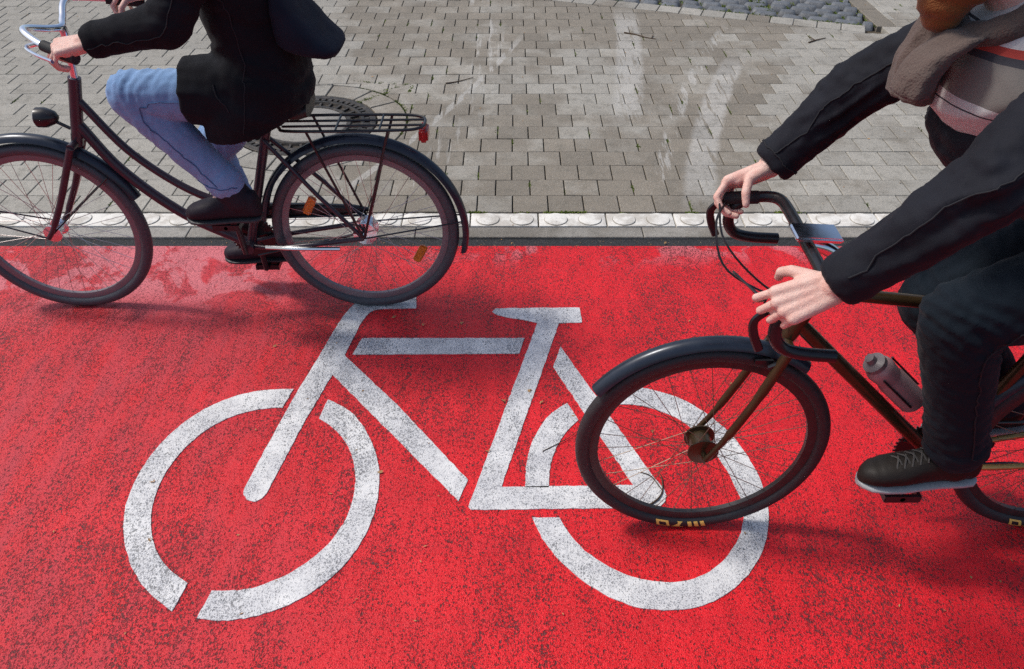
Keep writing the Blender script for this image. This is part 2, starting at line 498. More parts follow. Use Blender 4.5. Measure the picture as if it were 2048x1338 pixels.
def fused(name, bm, mat, parent, voxel, smooth=4, wrinkle=None):
    """one continuous skin over overlapping closed shells"""
    me = bpy.data.meshes.new(name)
    bmesh.ops.recalc_face_normals(bm, faces=bm.faces)
    bm.to_mesh(me); bm.free()
    o = bpy.data.objects.new(name, me)
    COL.objects.link(o)
    rm = o.modifiers.new('r', 'REMESH'); rm.mode = 'VOXEL'; rm.voxel_size = voxel
    if smooth:
        s = o.modifiers.new('s', 'SMOOTH'); s.iterations = smooth; s.factor = 0.5
    dg = bpy.context.evaluated_depsgraph_get()
    me2 = bpy.data.meshes.new_from_object(o.evaluated_get(dg))
    bpy.data.objects.remove(o); bpy.data.meshes.remove(me)
    me2.name = name
    if wrinkle:
        nv = [(v.co.copy(), v.normal.copy()) for v in me2.vertices]
        for v, (co, nn) in zip(me2.vertices, nv): v.co = co + nn * wrinkle(co)
        me2.update()
    me2.materials.clear(); me2.materials.append(M[mat])
    for p in me2.polygons: p.use_smooth = True
    return link(bpy.data.objects.new(name, me2), parent)
# ------------------------------------------------------------ ground, lane, kerb
def sheet(name, x0, x1, y0, y1, z, mat, kind='structure'):
    o = raw(name, [(x0, y0, z), (x1, y0, z), (x1, y1, z), (x0, y1, z)], [(0, 1, 2, 3)], mat)
    return tag(o, kind=kind)
tag(sheet('ground', -150, 150, -150, 150, -0.03, 'soil'), 'bare sandy ground under and beyond the paving', 'ground')
tag(sheet('road', -60, 60, -14, -1.2, -0.004, 'asphalt'), 'dark asphalt road on the near side of the red lane', 'road')
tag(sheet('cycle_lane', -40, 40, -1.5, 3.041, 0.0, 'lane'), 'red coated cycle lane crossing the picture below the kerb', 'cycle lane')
tag(sheet('asphalt_joint', -40, 40, 3.030, 3.106, -0.004, 'asphalt'), 'narrow dark asphalt strip between red lane and kerb', 'asphalt strip')

class Slabs:
    """many stones with worn rounded arrises in one surface; tone and damp are per stone"""
    def __init__(self): self.v, self.f, self.t, self.w = [], [], [], []
    def add(self, poly, top, bev=0.004, gap=0.0015, tone=0.5, damp=0.0, tilt=(0, 0)):
        n = len(poly)
        cx = sum(p[0] for p in poly) / n; cy = sum(p[1] for p in poly) / n
        area = sum(poly[i][0] * poly[(i + 1) % n][1] - poly[(i + 1) % n][0] * poly[i][1] for i in range(n))
        if area < 0: poly = poly[::-1]
        if abs(area) < 0.0012: return
        def inset(d):
            out = []
            for i in range(n):
                a, b, c = poly[i - 1], poly[i], poly[(i + 1) % n]
                e1 = (b[0] - a[0], b[1] - a[1]); e2 = (c[0] - b[0], c[1] - b[1])
                l1 = math.hypot(*e1) or 1e-9; l2 = math.hypot(*e2) or 1e-9
                n1 = (-e1[1] / l1, e1[0] / l1); n2 = (-e2[1] / l2, e2[0] / l2)
                k = max(0.35, 1 + n1[0] * n2[0] + n1[1] * n2[1])
                out.append((b[0] + (n1[0] + n2[0]) * d / k, b[1] + (n1[1] + n2[1]) * d / k))
            return out
        base = len(self.v)
        for d, z in ((gap, top - 0.05), (gap, top - bev), (gap + bev * 0.35, top - bev * 0.3), (gap + bev, top)):
            for x, y in inset(d):
                self.v.append((x, y, z + (x - cx) * tilt[0] + (y - cy) * tilt[1]))
                self.t.append(tone); self.w.append(damp)
        for r in range(3):
            for i in range(n):
                a = base + r * n + i; b = base + r * n + (i + 1) % n
                self.f.append((a, b, b + n, a + n))
        self.f.append(tuple(base + 3 * n + i for i in range(n)))
    def build(self, name, mat):
        return raw(name, self.v, self.f, mat, attrs={'tone': self.t, 'damp': self.w})

# kerb: long flush stones
s = Slabs()
x = -0.443 - 1.044 * 14
while x < 16:
    s.add([(x, 3.104), (x + 1.044, 3.104), (x + 1.044, 3.193), (x, 3.193)], 0.008, 0.004, 0.002, random.random(), random.choice((0.3, 0.55, 0.7)), (random.uniform(-.002, .002), 0))
    x += 1.044
tag(s.build('kerb', 'kerb'), 'flush grey concrete kerb along the red lane', 'kerb', kind='structure')

# white tactile strip: stones with two flat round studs
s = Slabs()
bmd = bmesh.new()
TL = 0.3195
tx = [-0.196 + TL * i for i in range(-40, 44)]
for x in tx:
    tz = 0.010 + random.uniform(-.001, .001)
    s.add([(x + .002, 3.197), (x + TL - .002, 3.197), (x + TL - .002, 3.315), (x + .002, 3.315)], tz, 0.003, 0.0015, 0.5, 0)
    if abs(x) < 6:
        for k in (0.26, 0.76):
            cx, cy, rr = x + TL * k, 3.256, 0.0535
            prof = [(-0.004, rr), (0.0036, rr - .0004), (0.0046, rr - .0016), (0.0052, rr - .006), (0.0064, rr * .6), (0.0068, rr * .25), (.0069, .002)]
            lathe(bmd, (cx, cy, tz), (0, 0, 1), prof, 36)
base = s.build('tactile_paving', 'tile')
me = bpy.data.meshes.new('studs'); bmesh.ops.recalc_face_normals(bmd, faces=bmd.faces); bmd.to_mesh(me); bmd.free()
bm = bmesh.new(); bm.from_mesh(base.data); bm.from_mesh(me); bm.to_mesh(base.data); bm.free()
for p in base.data.polygons: p.use_smooth = True
base.data.set_sharp_from_angle(angle=R(28))
tag(base, 'white tactile paving strip with two round studs per stone', 'tactile strip', kind='structure')

# ------------------------------------------------------------ manhole position, pavement
MH = V((-1.187, 4.334)); MR = 0.402; WR = 0.585
LA, LB = V((0.695, 6.749)), V((2.690, 6.054))           # lower edge of the granite setts
LD = (LB - LA).normalized(); LN = V((-LD.y, LD.x))
def clip(poly, p, nrm):
    """keep the side against the normal"""
    out = []
    for i in range(len(poly)):
        a, b = V(poly[i - 1]), V(poly[i])
        da, db = (a - p).dot(nrm), (b - p).dot(nrm)
        if (da <= 0) != (db <= 0): out.append(tuple(a.lerp(b, da / (da - db))))
        if db <= 0: out.append(tuple(b))
    return out
def cut_circle(poly, c, r):
    pts = []
    for i in range(len(poly)):
        a, b = V(poly[i]), V(poly[(i + 1) % len(poly)])
        k = max(2, int((b - a).length / 0.006))
        pts += [(a.lerp(b, j / k), j == 0) for j in range(k)]
    ins = [(p - c).length < r for p, _ in pts]
    if not any(ins): return poly
    if all(ins): return None
    n = len(pts)
    st = next(i for i in range(n) if not ins[i] and ins[i - 1])
    run = []
    for k in range(n):
        i = (st + k) % n
        if ins[i]: break
        run.append(pts[i])
    keep = [p for j, (p, cor) in enumerate(run) if cor or j in (0, len(run) - 1)]
    a0 = math.atan2(keep[-1].y - c.y, keep[-1].x - c.x); a1 = math.atan2(keep[0].y - c.y, keep[0].x - c.x)
    d = (a1 - a0 + math.pi) % (2 * math.pi) - math.pi
    arc = [c + V((math.cos(a0 + d * k / 5), math.sin(a0 + d * k / 5))) * r for k in range(1, 5)]
    return [tuple(p) for p in keep + arc]
def damp_at(x, y):
    d = 0.62 * max(0, min(1, (x + 1.15 + 0.28 * (y - 3.3) * 0.6) / 0.5))
    if x > 0.9 + (y - 3.3) * 0.45: d -= 0.28
    d += 0.35 * (noise.noise(V((x * 1.1, y * 0.7, 3))))
    return max(0, min(1, d + 0.02 + random.gauss(0, 0.06)))
s = Slabs()
joints = []
PL, PW = 0.1714, 0.1607
def xm(x): return x if x > -0.5 else -0.5 + (x + 0.5) * 1.045
row = 0
y = 3.328
while y < 9.6:
    x0 = 0.003 + (0 if row % 2 == 0 else PL / 2) + random.uniform(-.004, .004) - PL * 44
    for i in range(88):
        xa, xb = xm(x0 + i * PL), xm(x0 + (i + 1) * PL)
        ja, jb = random.uniform(-.0012, .0012), random.uniform(-.0012, .0012)
        poly = [(xa + .0021, y + ja), (xb - .0021, y + jb), (xb - .0021, y + PW + jb), (xa + .0021, y + PW + ja)]
        cx, cy = (xa + xb) / 2, y + PW / 2
        if cx < 2.71 and (V((xb, y + PW)) - LA).dot(LN) > -0.165: poly = clip(poly, LA - LN * 0.165, LN)
        elif cy > 6.0 and 2.62 < cx < 2.95:
            poly = clip(poly, V((2.865, 0)), V((-1, 0)))
        if len(poly) < 3: continue
        if (V((cx, cy)) - MH).length < 0.8:
            poly = cut_circle(poly, MH, WR)
            if not poly: continue
        t = max(0, min(1, random.gauss(0.5, 0.2) - 0.45 * max(0, min(1, (-cx - .6) * .5)) * max(0, min(1, (cy - 3.6) * .6))))
        s.add(poly, 0.010 + random.uniform(-.0013, .0013), 0.0032, 0.0007, t, damp_at(cx, cy), (random.gauss(0, .006), random.gauss(0, .006)))
        if abs(cx) < 4.6 and cy < 7: joints.append((xa, y, y + PW, xb))
    y += PW
    row += 1
# border course along the setts
k = -24
while k < 14:
    a = LA + LD * (k * PL); b = LA + LD * ((k + 1) * PL)
    if b.x < 2.70:
        s.add([tuple(a - LN * 0.163), tuple(b - LN * 0.163), tuple(b), tuple(a)], 0.011, 0.0045, 0.003, random.random(), random.uniform(.2, .6))
    k += 1
# wedge stones round the manhole
ang = 0.1
while ang < 2 * math.pi + 0.05:
    st = random.uniform(0.36, 0.52)
    e = min(ang + st, 2 * math.pi + 0.1)
    if 2 * math.pi + 0.1 - e < 0.2: e = 2 * math.pi + 0.1
    sk0, sk1 = random.uniform(-.10, .10), random.uniform(-.06, .06)
    inner = [MH + V((math.cos(ang + (e - ang) * q / 4), math.sin(ang + (e - ang) * q / 4))) * (MR + 0.006) for q in range(5)]
    outer = [MH + V((math.cos(ang + (e - ang) * q / 4), math.sin(ang + (e - ang) * q / 4))) * (WR - 0.004) for q in range(5)]
    s.add([tuple(p) for p in inner[::-1] + outer], 0.010, 0.0045, 0.004, random.random(), damp_at(inner[0].x, inner[0].y), (random.gauss(0, .008), random.gauss(0, .008)))
    ang = e
# slab strip that ends the setts on the right
for i in range(9):
    s.add([(2.715, 6.05 + i * .42), (2.86, 6.05 + i * .42), (2.86, 6.47 + i * .42), (2.715, 6.47 + i * .42)], 0.012, 0.005, 0.003, 0.2, 0.75)
tag(s.build('pavement', 'paver'), 'grey and brownish concrete block pavement beyond the kerb', 'pavement', kind='structure')

# granite setts in the far corner
vs, fs, tn = [], [], []
rowd = 0.0
j = 0
sett_j = []
while rowd < 3.2:
    h = random.uniform(0.098, 0.115)
    a = -5.6 + random.uniform(0, .1)
    while a < 2.2:
        w = random.uniform(0.14, 0.215)
        if (LA + LD * (a + w)).x + LN.x * rowd > 2.70: w = max(0.05, w - ((LA + LD * (a + w)).x + LN.x * rowd - 2.70) / LD.x)
        c0 = LA + LD * (a + w / 2) + LN * (rowd + h / 2)
        if c0.x + w / 2 * LD.x < 2.725 and c0.y < 9.4:
            tone = random.random(); zz = random.uniform(-.006, .006)
            K = 8
            b0 = len(vs)
            for iy in range(K):
                for ix in range(K):
                    u, v = ix / (K - 1) * 2 - 1, iy / (K - 1) * 2 - 1
                    rr = max(abs(u), abs(v)) ** 6
                    pin = 1 - 0.10 * abs(u * v) ** 1.5
                    p = c0 + LD * (u * pin * (w / 2 - .004)) + LN * (v * pin * (h / 2 - .004))
                    z = 0.014 + zz - 0.004 * (u * u + v * v) / 2 - 0.009 * rr * rr + 0.0045 * noise.noise(V((p.x * 26, p.y * 26, j * .7)))
                    if max(abs(u), abs(v)) > .99: z -= 0.03
                    vs.append((p.x, p.y, z)); tn.append(tone)
            for iy in range(K - 1):
                for ix in range(K - 1):
                    q = b0 + iy * K + ix
                    fs.append((q, q + 1, q + 1 + K, q + K))
            sett_j.append((c0 + LD * (w / 2), c0 + LN * (h / 2)))
        a += w
        j += 1
    rowd += h
o = raw('cobbled_pavement', vs, fs, 'sett', smooth=True, attrs={'tone': tn})
tag(o, 'patch of blue grey granite setts in the far corner', 'cobbles', kind='structure')

# ------------------------------------------------------------ manhole cover
mh = thing('manhole_cover', (MH.x, MH.y, 0), 'round iron manhole cover with grey concrete centre, behind the left bicycle', 'manhole cover')
bm = bmesh.new()
lathe(bm, (MH.x, MH.y, 0), (0, 0, 1), [(-0.05, MR), (0.006, MR), (0.010, MR - .004), (0.010, MR - .034), (0.004, MR - .038), (-0.05, MR - .038)], 96)
nt = 56
for k in range(nt):
    t = 2 * math.pi * k / nt
    c = V((MH.x + math.cos(t) * (MR - .051), MH.y + math.sin(t) * (MR - .051), -0.006))
    box(bm, c, (0.014, 0.0115, 0.016), Matrix.Rotation(t, 3, 'Z'))
finish('frame', bm, 'iron', mh)
bm = bmesh.new()
lathe(bm, (MH.x, MH.y, 0), (0, 0, 1), [(-0.05, MR - .066), (0.007, MR - .066), (0.009, MR - .070), (0.009, MR - .084), (0.002, MR - .088), (-0.006, MR - .092), (-0.006, 0.262), (0.005, 0.258), (0.009, 0.255), (0.009, 0.238), (0.004, 0.234), (-.05, .234)], 96)
for k in range(30):
    t = 2 * math.pi * k / 30
    c = V((MH.x + math.cos(t) * 0.288, MH.y + math.sin(t) * 0.288, -0.004))
    box(bm, c, (0.024, 0.006, 0.010), Matrix.Rotation(t + 0.15, 3, 'Z'))
finish('lid_ring', bm, 'iron', mh)
bm = bmesh.new()
bmesh.ops.create_circle(bm, cap_ends=True, segments=64, radius=MR - .02, matrix=Matrix.Translation((MH.x, MH.y, -0.014)))
finish('sump', bm, 'grime', mh, False)
bm = bmesh.new()
lathe(bm, (MH.x, MH.y, 0), (0, 0, 1), [(-.04, .233), (0.004, .233), (0.007, .229), (0.0075, .12), (0.0075, .01)], 64)
o = finish('concrete_fill', bm, 'kerb', mh)

# ------------------------------------------------------------ painted bicycle symbol (real thin layer of paint on the lane)
PT = 0.003
def smooth_poly(p, it=2, cos_lim=0.75):
    """round off only the gentle corners"""
    for _ in range(it):
        out = []
        n = len(p)
        for i in range(n):
            a, b, c = V(p[i - 1]), V(p[i]), V(p[(i + 1) % n])
            d1, d2 = (b - a), (c - b)
            if d1.length > 1e-6 and d2.length > 1e-6 and d1.normalized().dot(d2.normalized()) > cos_lim and d1.length < .16 and d2.length < .16:
                out += [tuple(b.lerp(a, .25)), tuple(b.lerp(c, .25))]
            else: out.append(tuple(b))
        p = out
    return p
def paint(name, polys, parent):
    bm = bmesh.new()
    for p in polys:
        p = smooth_poly(p)
        q = []
        for i in range(len(p)):
            a, b = V(p[i]), V(p[(i + 1) % len(p)])
            k = max(1, int((b - a).length / 0.02))
            for j in range(k):
                c = a.lerp(b, j / k)
                w = 0.0030
                q.append((c.x + w * noise.noise(V((c.x * 55, c.y * 55, 0))), c.y + w * noise.noise(V((c.x * 55, c.y * 55, 9)))))
        f = bm.faces.new([bm.verts.new((x, y, PT)) for x, y in q])
        r = bmesh.ops.extrude_face_region(bm, geom=[f])
        for v in [g for g in r['geom'] if isinstance(g, bmesh.types.BMVert)]: v.co.z = -0.002
        bmesh.ops.triangulate(bm, faces=[g for g in bm.faces if len(g.verts) > 4])
    return finish(name, bm, 'white', parent, False)
fork = [(-0.385, 2.573), (-0.452, 2.57), (-0.516, 2.57), (-0.546, 2.567), (-0.568, 2.55), (-0.583, 2.517), (-0.597, 2.462), (-0.627, 2.286), (-0.626, 2.277), (-0.393, 2.003), (-0.139, 1.672), (-0.164, 1.586), (-0.375, 1.839), (-0.654, 2.17), (-0.69, 2.003), (-0.712, 1.896), (-0.761, 1.616), (-0.77, 1.596), (-0.787, 1.584), (-0.806, 1.586), (-0.825, 1.602), (-0.837, 1.628), (-0.827, 1.687), (-0.77, 2.041), (-0.727, 2.251), (-0.689, 2.446), (-0.668, 2.533), (-0.651, 2.58), (-0.629, 2.621), (-0.594, 2.652), (-0.556, 2.67), (-0.395, 2.673)]
toptube = [(-0.577, 2.381), (0.048, 2.381), (0.028, 2.289), (-0.598, 2.283)]
seat = [(-0.078, 2.55), (-0.067, 2.57), (-0.03, 2.573), (0.273, 2.577), (0.276, 2.478), (0.185, 2.475), (-0.034, 1.642), (0.379, 1.65), (0.368, 1.679), (0.151, 2.212), (0.184, 2.33), (0.449, 1.679), (0.467, 1.65), (0.476, 1.626), (0.476, 1.598), (0.465, 1.575), (0.448, 1.563), (0.42, 1.561), (-0.124, 1.552), (-0.134, 1.563), (0.1, 2.475), (0.059, 2.491), (-0.06, 2.524)]
rA = [(0.041, 1.640), (0.043, 1.695), (0.049, 1.765), (0.066, 1.839), (0.102, 1.92), (0.145, 1.983), (0.194, 2.02), (0.227, 1.937), (0.183, 1.885), (0.148, 1.818), (0.128, 1.759), (0.119, 1.701), (0.116, 1.640)]
rB = [(0.317, 2.09), (0.379, 2.106), (0.458, 2.103), (0.532, 2.077), (0.604, 2.038), (0.669, 1.971), (0.727, 1.887), (0.758, 1.803), (0.78, 1.708), (0.785, 1.622), (0.779, 1.542), (0.742, 1.433), (0.686, 1.346), (0.624, 1.286), (0.559, 1.242), (0.494, 1.218), (0.419, 1.21), (0.341, 1.219), (0.275, 1.247), (0.207, 1.294), (0.14, 1.363), (0.098, 1.428), (0.074, 1.483), (0.062, 1.524), (0.143, 1.524), (0.169, 1.461), (0.215, 1.398), (0.284, 1.341), (0.353, 1.31), (0.422, 1.299), (0.49, 1.303), (0.548, 1.326), (0.617, 1.381), (0.673, 1.458), (0.705, 1.546), (0.701, 1.64), (0.676, 1.754), (0.633, 1.861), (0.573, 1.944), (0.483, 1.998), (0.415, 2.015), (0.348, 2.01)]
fA = [(-0.779, 2.092), (-0.84, 2.092), (-0.907, 2.082), (-0.975, 2.058), (-1.033, 2.021), (-1.086, 1.968), (-1.128, 1.906), (-1.158, 1.839), (-1.178, 1.763), (-1.187, 1.681), (-1.184, 1.600), (-1.168, 1.522), (-1.139, 1.447), (-1.098, 1.374), (-1.050, 1.312), (-0.998, 1.264), (-0.956, 1.234), (-0.917, 1.21), (-0.903, 1.299), (-0.95, 1.326), (-0.995, 1.364), (-1.033, 1.41), (-1.063, 1.463), (-1.086, 1.521), (-1.101, 1.590), (-1.105, 1.664), (-1.097, 1.737), (-1.076, 1.808), (-1.046, 1.867), (-1.012, 1.911), (-0.970, 1.949), (-0.921, 1.976), (-0.858, 1.993), (-0.797, 1.998)]
fB = [(-0.646, 2.038), (-0.58, 2.0), (-0.518, 1.934), (-0.464, 1.839), (-0.428, 1.737), (-0.416, 1.662), (-0.413, 1.586), (-0.420, 1.508), (-0.439, 1.435), (-0.469, 1.367), (-0.509, 1.31), (-0.557, 1.262), (-0.611, 1.225), (-0.674, 1.198), (-0.742, 1.183), (-0.791, 1.18), (-0.844, 1.188), (-0.829, 1.273), (-0.775, 1.272), (-0.727, 1.278), (-0.679, 1.296), (-0.627, 1.327), (-0.579, 1.369), (-0.539, 1.419), (-0.511, 1.476), (-0.494, 1.539), (-0.488, 1.608), (-0.493, 1.674), (-0.508, 1.742), (-0.536, 1.810), (-0.573, 1.867), (-0.617, 1.913), (-0.66, 1.944)]
mk = thing('bicycle_marking', (-0.2, 1.9, 0), 'white painted bicycle symbol on the red cycle lane', 'road marking')
paint('handlebar_and_fork', [fork], mk)
paint('top_tube', [toptube], mk)
paint('saddle_and_rear_frame', [seat], mk)
paint('wheel', [fA, fB], mk)
paint('wheel', [rA, rB], mk)

# ------------------------------------------------------------ moss, litter, twigs
def tufts(name, spots, mat, label, cat):
    vs, fs = [], []
    for (x, y, z, spread, nb, hh) in spots:
        for _ in range(nb):
            px, py = x + random.gauss(0, spread[0]), y + random.gauss(0, spread[1])
            a = random.uniform(0, 6.28); w = random.uniform(.002, .0045); h = hh * random.uniform(.5, 1.3)
            ln = random.uniform(.2, 1.1) * h
            dx, dy = math.cos(a), math.sin(a)
            b = len(vs)
            vs += [(px - dy * w, py + dx * w, z), (px + dy * w, py - dx * w, z), (px + dx * ln * .6 + dy * w, py + dy * ln * .6 - dx * w, z + h * .8), (px + dx * ln, py + dy * ln, z + h * .75), (px + dx * ln * .6 - dy * w, py + dy * ln * .6 + dx * w, z + h * .8)]
            fs.append((b, b + 1, b + 2, b + 3, b + 4))
    return tag(raw(name, vs, fs, mat), label, cat, kind='stuff')
sp = []
random.shuffle(joints)
for (xa, y0, y1, xb) in joints[:260]:
    if 0.35 < xa < 0.95 or random.random() < .55:
        yy = random.uniform(y0 + .02, y1 - .02)
        sp.append((xa, yy, 0.001, (.0016, random.uniform(.01, .035)), random.randint(10, 34), .012))
for (xa, y0, y1, xb) in joints[260:360]:
    sp.append((random.uniform(xa, xb), y0, 0.001, (.02, .0015), random.randint(5, 14), .008))
for xx, nn in ((-0.86, 20), (-0.18, 60), (-0.15, 40), (0.19, 30), (0.25, 70), (0.29, 60), (.34, 20), (0.86, 35), (1.28, 30), (1.35, 40), (-2.1, 20), (.05, 14)):
    sp.append((xx, 3.322, 0.004, (.018, .003), nn, .011))
for t in [random.uniform(-.3, 1.15) for _ in range(46)]:
    p = MH + V((math.cos(t), math.sin(t))) * WR
    sp.append((p.x, p.y, .001, (.008, .006), random.randint(6, 16), .011))
for (x0, y0, x1, y1, nn) in ((-.93, 4.64, -.76, 4.80, 26), (-.80, 4.82, -.66, 4.93, 14), (-.84, 3.98, -.72, 4.06, 18), (-.64, 4.80, -.62, 4.92, 10), (-1.02, 4.98, -.72, 4.93, 12)):
    for q in range(nn):
        k = random.random()
        sp.append((x0 + (x1 - x0) * k, y0 + (y1 - y0) * k, .002, (.007, .006), 9, .012))
for c1, c2 in sett_j:
    if random.random() < .5: sp.append((c1.x, c1.y, -.004, (.006, .02), random.randint(8, 26), .014))
    if random.random() < .25: sp.append((c2.x, c2.y, -.004, (.025, .005), random.randint(8, 20), .012))
for q in range(20):
    pt = LA + LD * random.uniform(0, 2.1)
    sp.append((pt.x, pt.y, 0, (.02, .008), 20, .016))
for q in range(14):
    sp.append((1.98 + random.gauss(0, .02), 6.32 + q * .045, 0, (.012, .02), 26, .016))
sp.append((-2.01, 3.91, 0.01, (.013, .010), 46, .012))
tufts('moss', sp, 'moss', 'small green moss and weeds in the paving joints', 'moss')

vs, fs = [], []
def flake(x, y, z, sz):
    a = random.uniform(0, 6.28); b = len(vs)
    dx, dy = math.cos(a) * sz, math.sin(a) * sz
    w = random.uniform(.25, .5)
    vs.extend([(x - dx, y - dy, z + .001), (x - dy * w, y + dx * w, z + .001 + sz * .3), (x + dx, y + dy, z + .002), (x + dy * w, y - dx * w, z + .0012)])
    fs.extend([(b, b + 1, b + 2), (b, b + 2, b + 3)])
for _ in range(90): flake(random.uniform(-2.2, 2.2), random.uniform(1.0, 3.0), .003, random.uniform(.003, .0075))
for _ in range(120): flake(random.uniform(-2.4, 2.4), random.uniform(3.045, 3.10), -.003, random.uniform(.002, .005))
for _ in range(150): flake(random.uniform(-4, 4), random.uniform(3.2, 6.6), .012, random.uniform(.003, .009))
for (x, y) in ((-.35, 2.46), (-.47, 2.51), (.06, 2.08), (.10, 2.02), (-.08, 1.79), (-1.13, 1.66), (-1.06, 1.44), (-.42, 1.70), (.47, 1.88), (.69, 3.06), (1.05, 1.96), (-.2, 2.47), (-.9, 2.33), (-.03, 2.03)):
    flake(x, y, .004, .010); flake(x + .006, y + .004, .005, .006)
tag(raw('leaf_litter', vs, fs, 'leaf'), 'tiny dry leaf flakes and bud scales scattered over lane and paving', 'leaf litter', kind='stuff')

def twig(pts, r, label, fork=None):
    bm = bmesh.new()
    c = curve(pts, 5)
    tube(bm, c, [r * (1 - .6 * i / len(c)) for i in range(len(c))], 6)
    if fork: tube(bm, curve(fork, 4), r * .55, 5)
    return tag(finish('twig', bm, 'twig'), label, 'twig')
twig([(.816, 5.90, .015), (.90, 5.86, .014), (.96, 5.80, .014), (1.03, 5.77, .013)], .006, 'thin curved brown twig on the grey pavers near the granite setts', [(1.0, 5.785, .014), (1.02, 5.84, .02)])
twig([(2.10, 5.69, .014), (2.17, 5.74, .016), (2.25, 5.79, .014)], .006, 'short straight dark twig on pale pavers below the end of the setts', [(2.16, 5.735, .015), (2.13, 5.80, .02)])
twig([(-.42, 4.93, .015), (-.35, 4.96, .014), (-.25, 5.03, .014)], .0045, 'small brown twig lying right of the manhole cover')
twig([(.415, 1.566, .006), (.447, 1.590, .008), (.467, 1.625, .007), (.472, 1.68, .006), (.465, 1.70, .006)], .0032, 'thin reddish brown twig at the pointed tip of the painted rear frame', [(.466, 1.625, .007), (.44, 1.68, .008), (.41, 1.70, .006)])
twig([(.10, 1.79, .005), (.20, 1.86, .006), (.27, 1.95, .005)], .0016, 'hair thin dry stalk across the red gap of the painted rear triangle')
# ------------------------------------------------------------ bicycles (both ride towards -X)
def arc(c, r, a0, a1, n, y=0):
    """points on a circle in the wheel plane; angle 0 points backwards (+X), 90 up"""
    return [V((c[0] + r * math.cos(R(a0 + (a1 - a0) * k / n)), c[1] + y, c[2] + r * math.sin(R(a0 + (a1 - a0) * k / n)))) for k in range(n + 1)]
def wheel(parent, c, r, tr, rimmat, tyremat, spokemat, hubmat, ns=32, hub_r=0.017, rot=0.0, letters=None, reflect=None, bead=None):
    c = V(c)
    bm = bmesh.new()                                     # rim: a deep channel section
    rr = r - 2 * tr
    lathe(bm, c, (0, 1, 0), [(-0.010, rr + .004), (-0.011, rr - .006), (-0.007, rr - .020), (0.007, rr - .020), (0.011, rr - .006), (0.010, rr + .004), (0.004, rr), (-0.004, rr)], 84)
    for f in list(bm.faces):
        if len(f.verts) > 6: bm.faces.remove(f)
    k = 84
    w = finish('wheel', bm, rimmat, parent)
    bm = bmesh.new()
    tube(bm, [(c.x + (r - tr) * math.cos(t), c.y, c.z + (r - tr) * math.sin(t)) for t in (2 * math.pi * i / 160 for i in range(160))], tr, 16, True, up=(0, 1, 0))
    finish('tyre', bm, tyremat, w)
    bm = bmesh.new()
    for i in range(ns):
        a = rot + 2 * math.pi * i / ns
        side = 0.028 if i % 2 else -0.028
        lean = (0.9 if (i // 2) % 2 else -0.9)
        p0 = V((c.x + hub_r * 1.25 * math.cos(a + lean), c.y + side, c.z + hub_r * 1.25 * math.sin(a + lean)))
        p1 = V((c.x + (rr - .018) * math.cos(a), c.y, c.z + (rr - .018) * math.sin(a)))
        tube(bm, [p0, p1], 0.00105, 5)
    finish('spokes', bm, spokemat, w)
    bm = bmesh.new()
    lathe(bm, c, (0, 1, 0), [(-0.052, .004), (-0.052, .007), (-0.036, .008), (-0.034, hub_r * .8), (-0.031, hub_r * 1.4), (-0.026, hub_r * 1.4), (-0.024, hub_r), (0.024, hub_r), (0.026, hub_r * 1.4), (0.031, hub_r * 1.4), (0.034, hub_r * .8), (0.036, .008), (0.052, .007), (0.052, .004)], 24)
    finish('hub', bm, hubmat, w)
    if reflect:
        for a in reflect:
            bm = bmesh.new()
            p = V((c.x + (rr - .085) * math.cos(R(a)), c.y, c.z + (rr - .085) * math.sin(R(a))))
            rot3 = Matrix.Rotation(-R(a), 3, 'Y')
            box(bm, p, (0.016, 0.008, 0.040), rot3)
            bmesh.ops.bevel(bm, geom=list(bm.edges), offset=0.005, segments=2, affect='EDGES')
            finish('reflector', bm, 'orange', w)
    if letters:
        for (a_mid, strokes) in letters:
            bm = bmesh.new()
            for st in strokes:                           # stroke quads in (arc mm, radial mm) on the near sidewall
                rows = []
                for k in range(7):
                    row = []
                    for a0, b0 in ((st[0], st[3]), (st[1], st[2])):
                        u = a0[0] + (b0[0] - a0[0]) * k / 6; h = a0[1] + (b0[1] - a0[1]) * k / 6
                        row.append((u, h))
                    pts = []
                    for q in range(5):
                        u = row[0][0] + (row[1][0] - row[0][0]) * q / 4; h = row[0][1] + (row[1][1] - row[0][1]) * q / 4
                        off = math.sqrt(max(0.0, tr * tr - h * h)) * 1.03 + .0006
                        rad = r - tr + h * 1.03
                        a = R(a_mid) + u / r
                        pts.append(bm.verts.new((c.x + rad * math.cos(a), c.y - off, c.z + rad * math.sin(a))))
                    rows.append(pts)
                for k in range(6):
                    for q in range(4): bm.faces.new((rows[k][q], rows[k][q + 1], rows[k + 1][q + 1], rows[k + 1][q]))
            finish('tyre_lettering', bm, 'goldprint', w, False)
    return w
def guard(parent, c, r, a0, a1, mat, half=0.026, name='mudguard'):
    bm = bmesh.new()
    n = 40
    rs = []
    for k in range(n + 1):
        a = R(a0 + (a1 - a0) * k / n)
        d = V((math.cos(a), 0, math.sin(a)))
        ring = []
        for (y, h) in ((-1, -.016), (-.86, -.004), (-.45, .005), (0, .008), (.45, .005), (.86, -.004), (1, -.016), (.86, -.007), (.45, .002), (0, .005), (-.45, .002), (-.86, -.007)):
            ring.append(V(c) + d * (r + h) + V((0, y * half, 0)))
        rs.append(ring)
    rings(bm, rs)
    return finish(name, bm, mat, parent)
def bars(name, parent, mat, specs, seg=12):
    bm = bmesh.new()
    for pts, r in specs: tube(bm, pts, r, seg)
    return finish(name, bm, mat, parent)
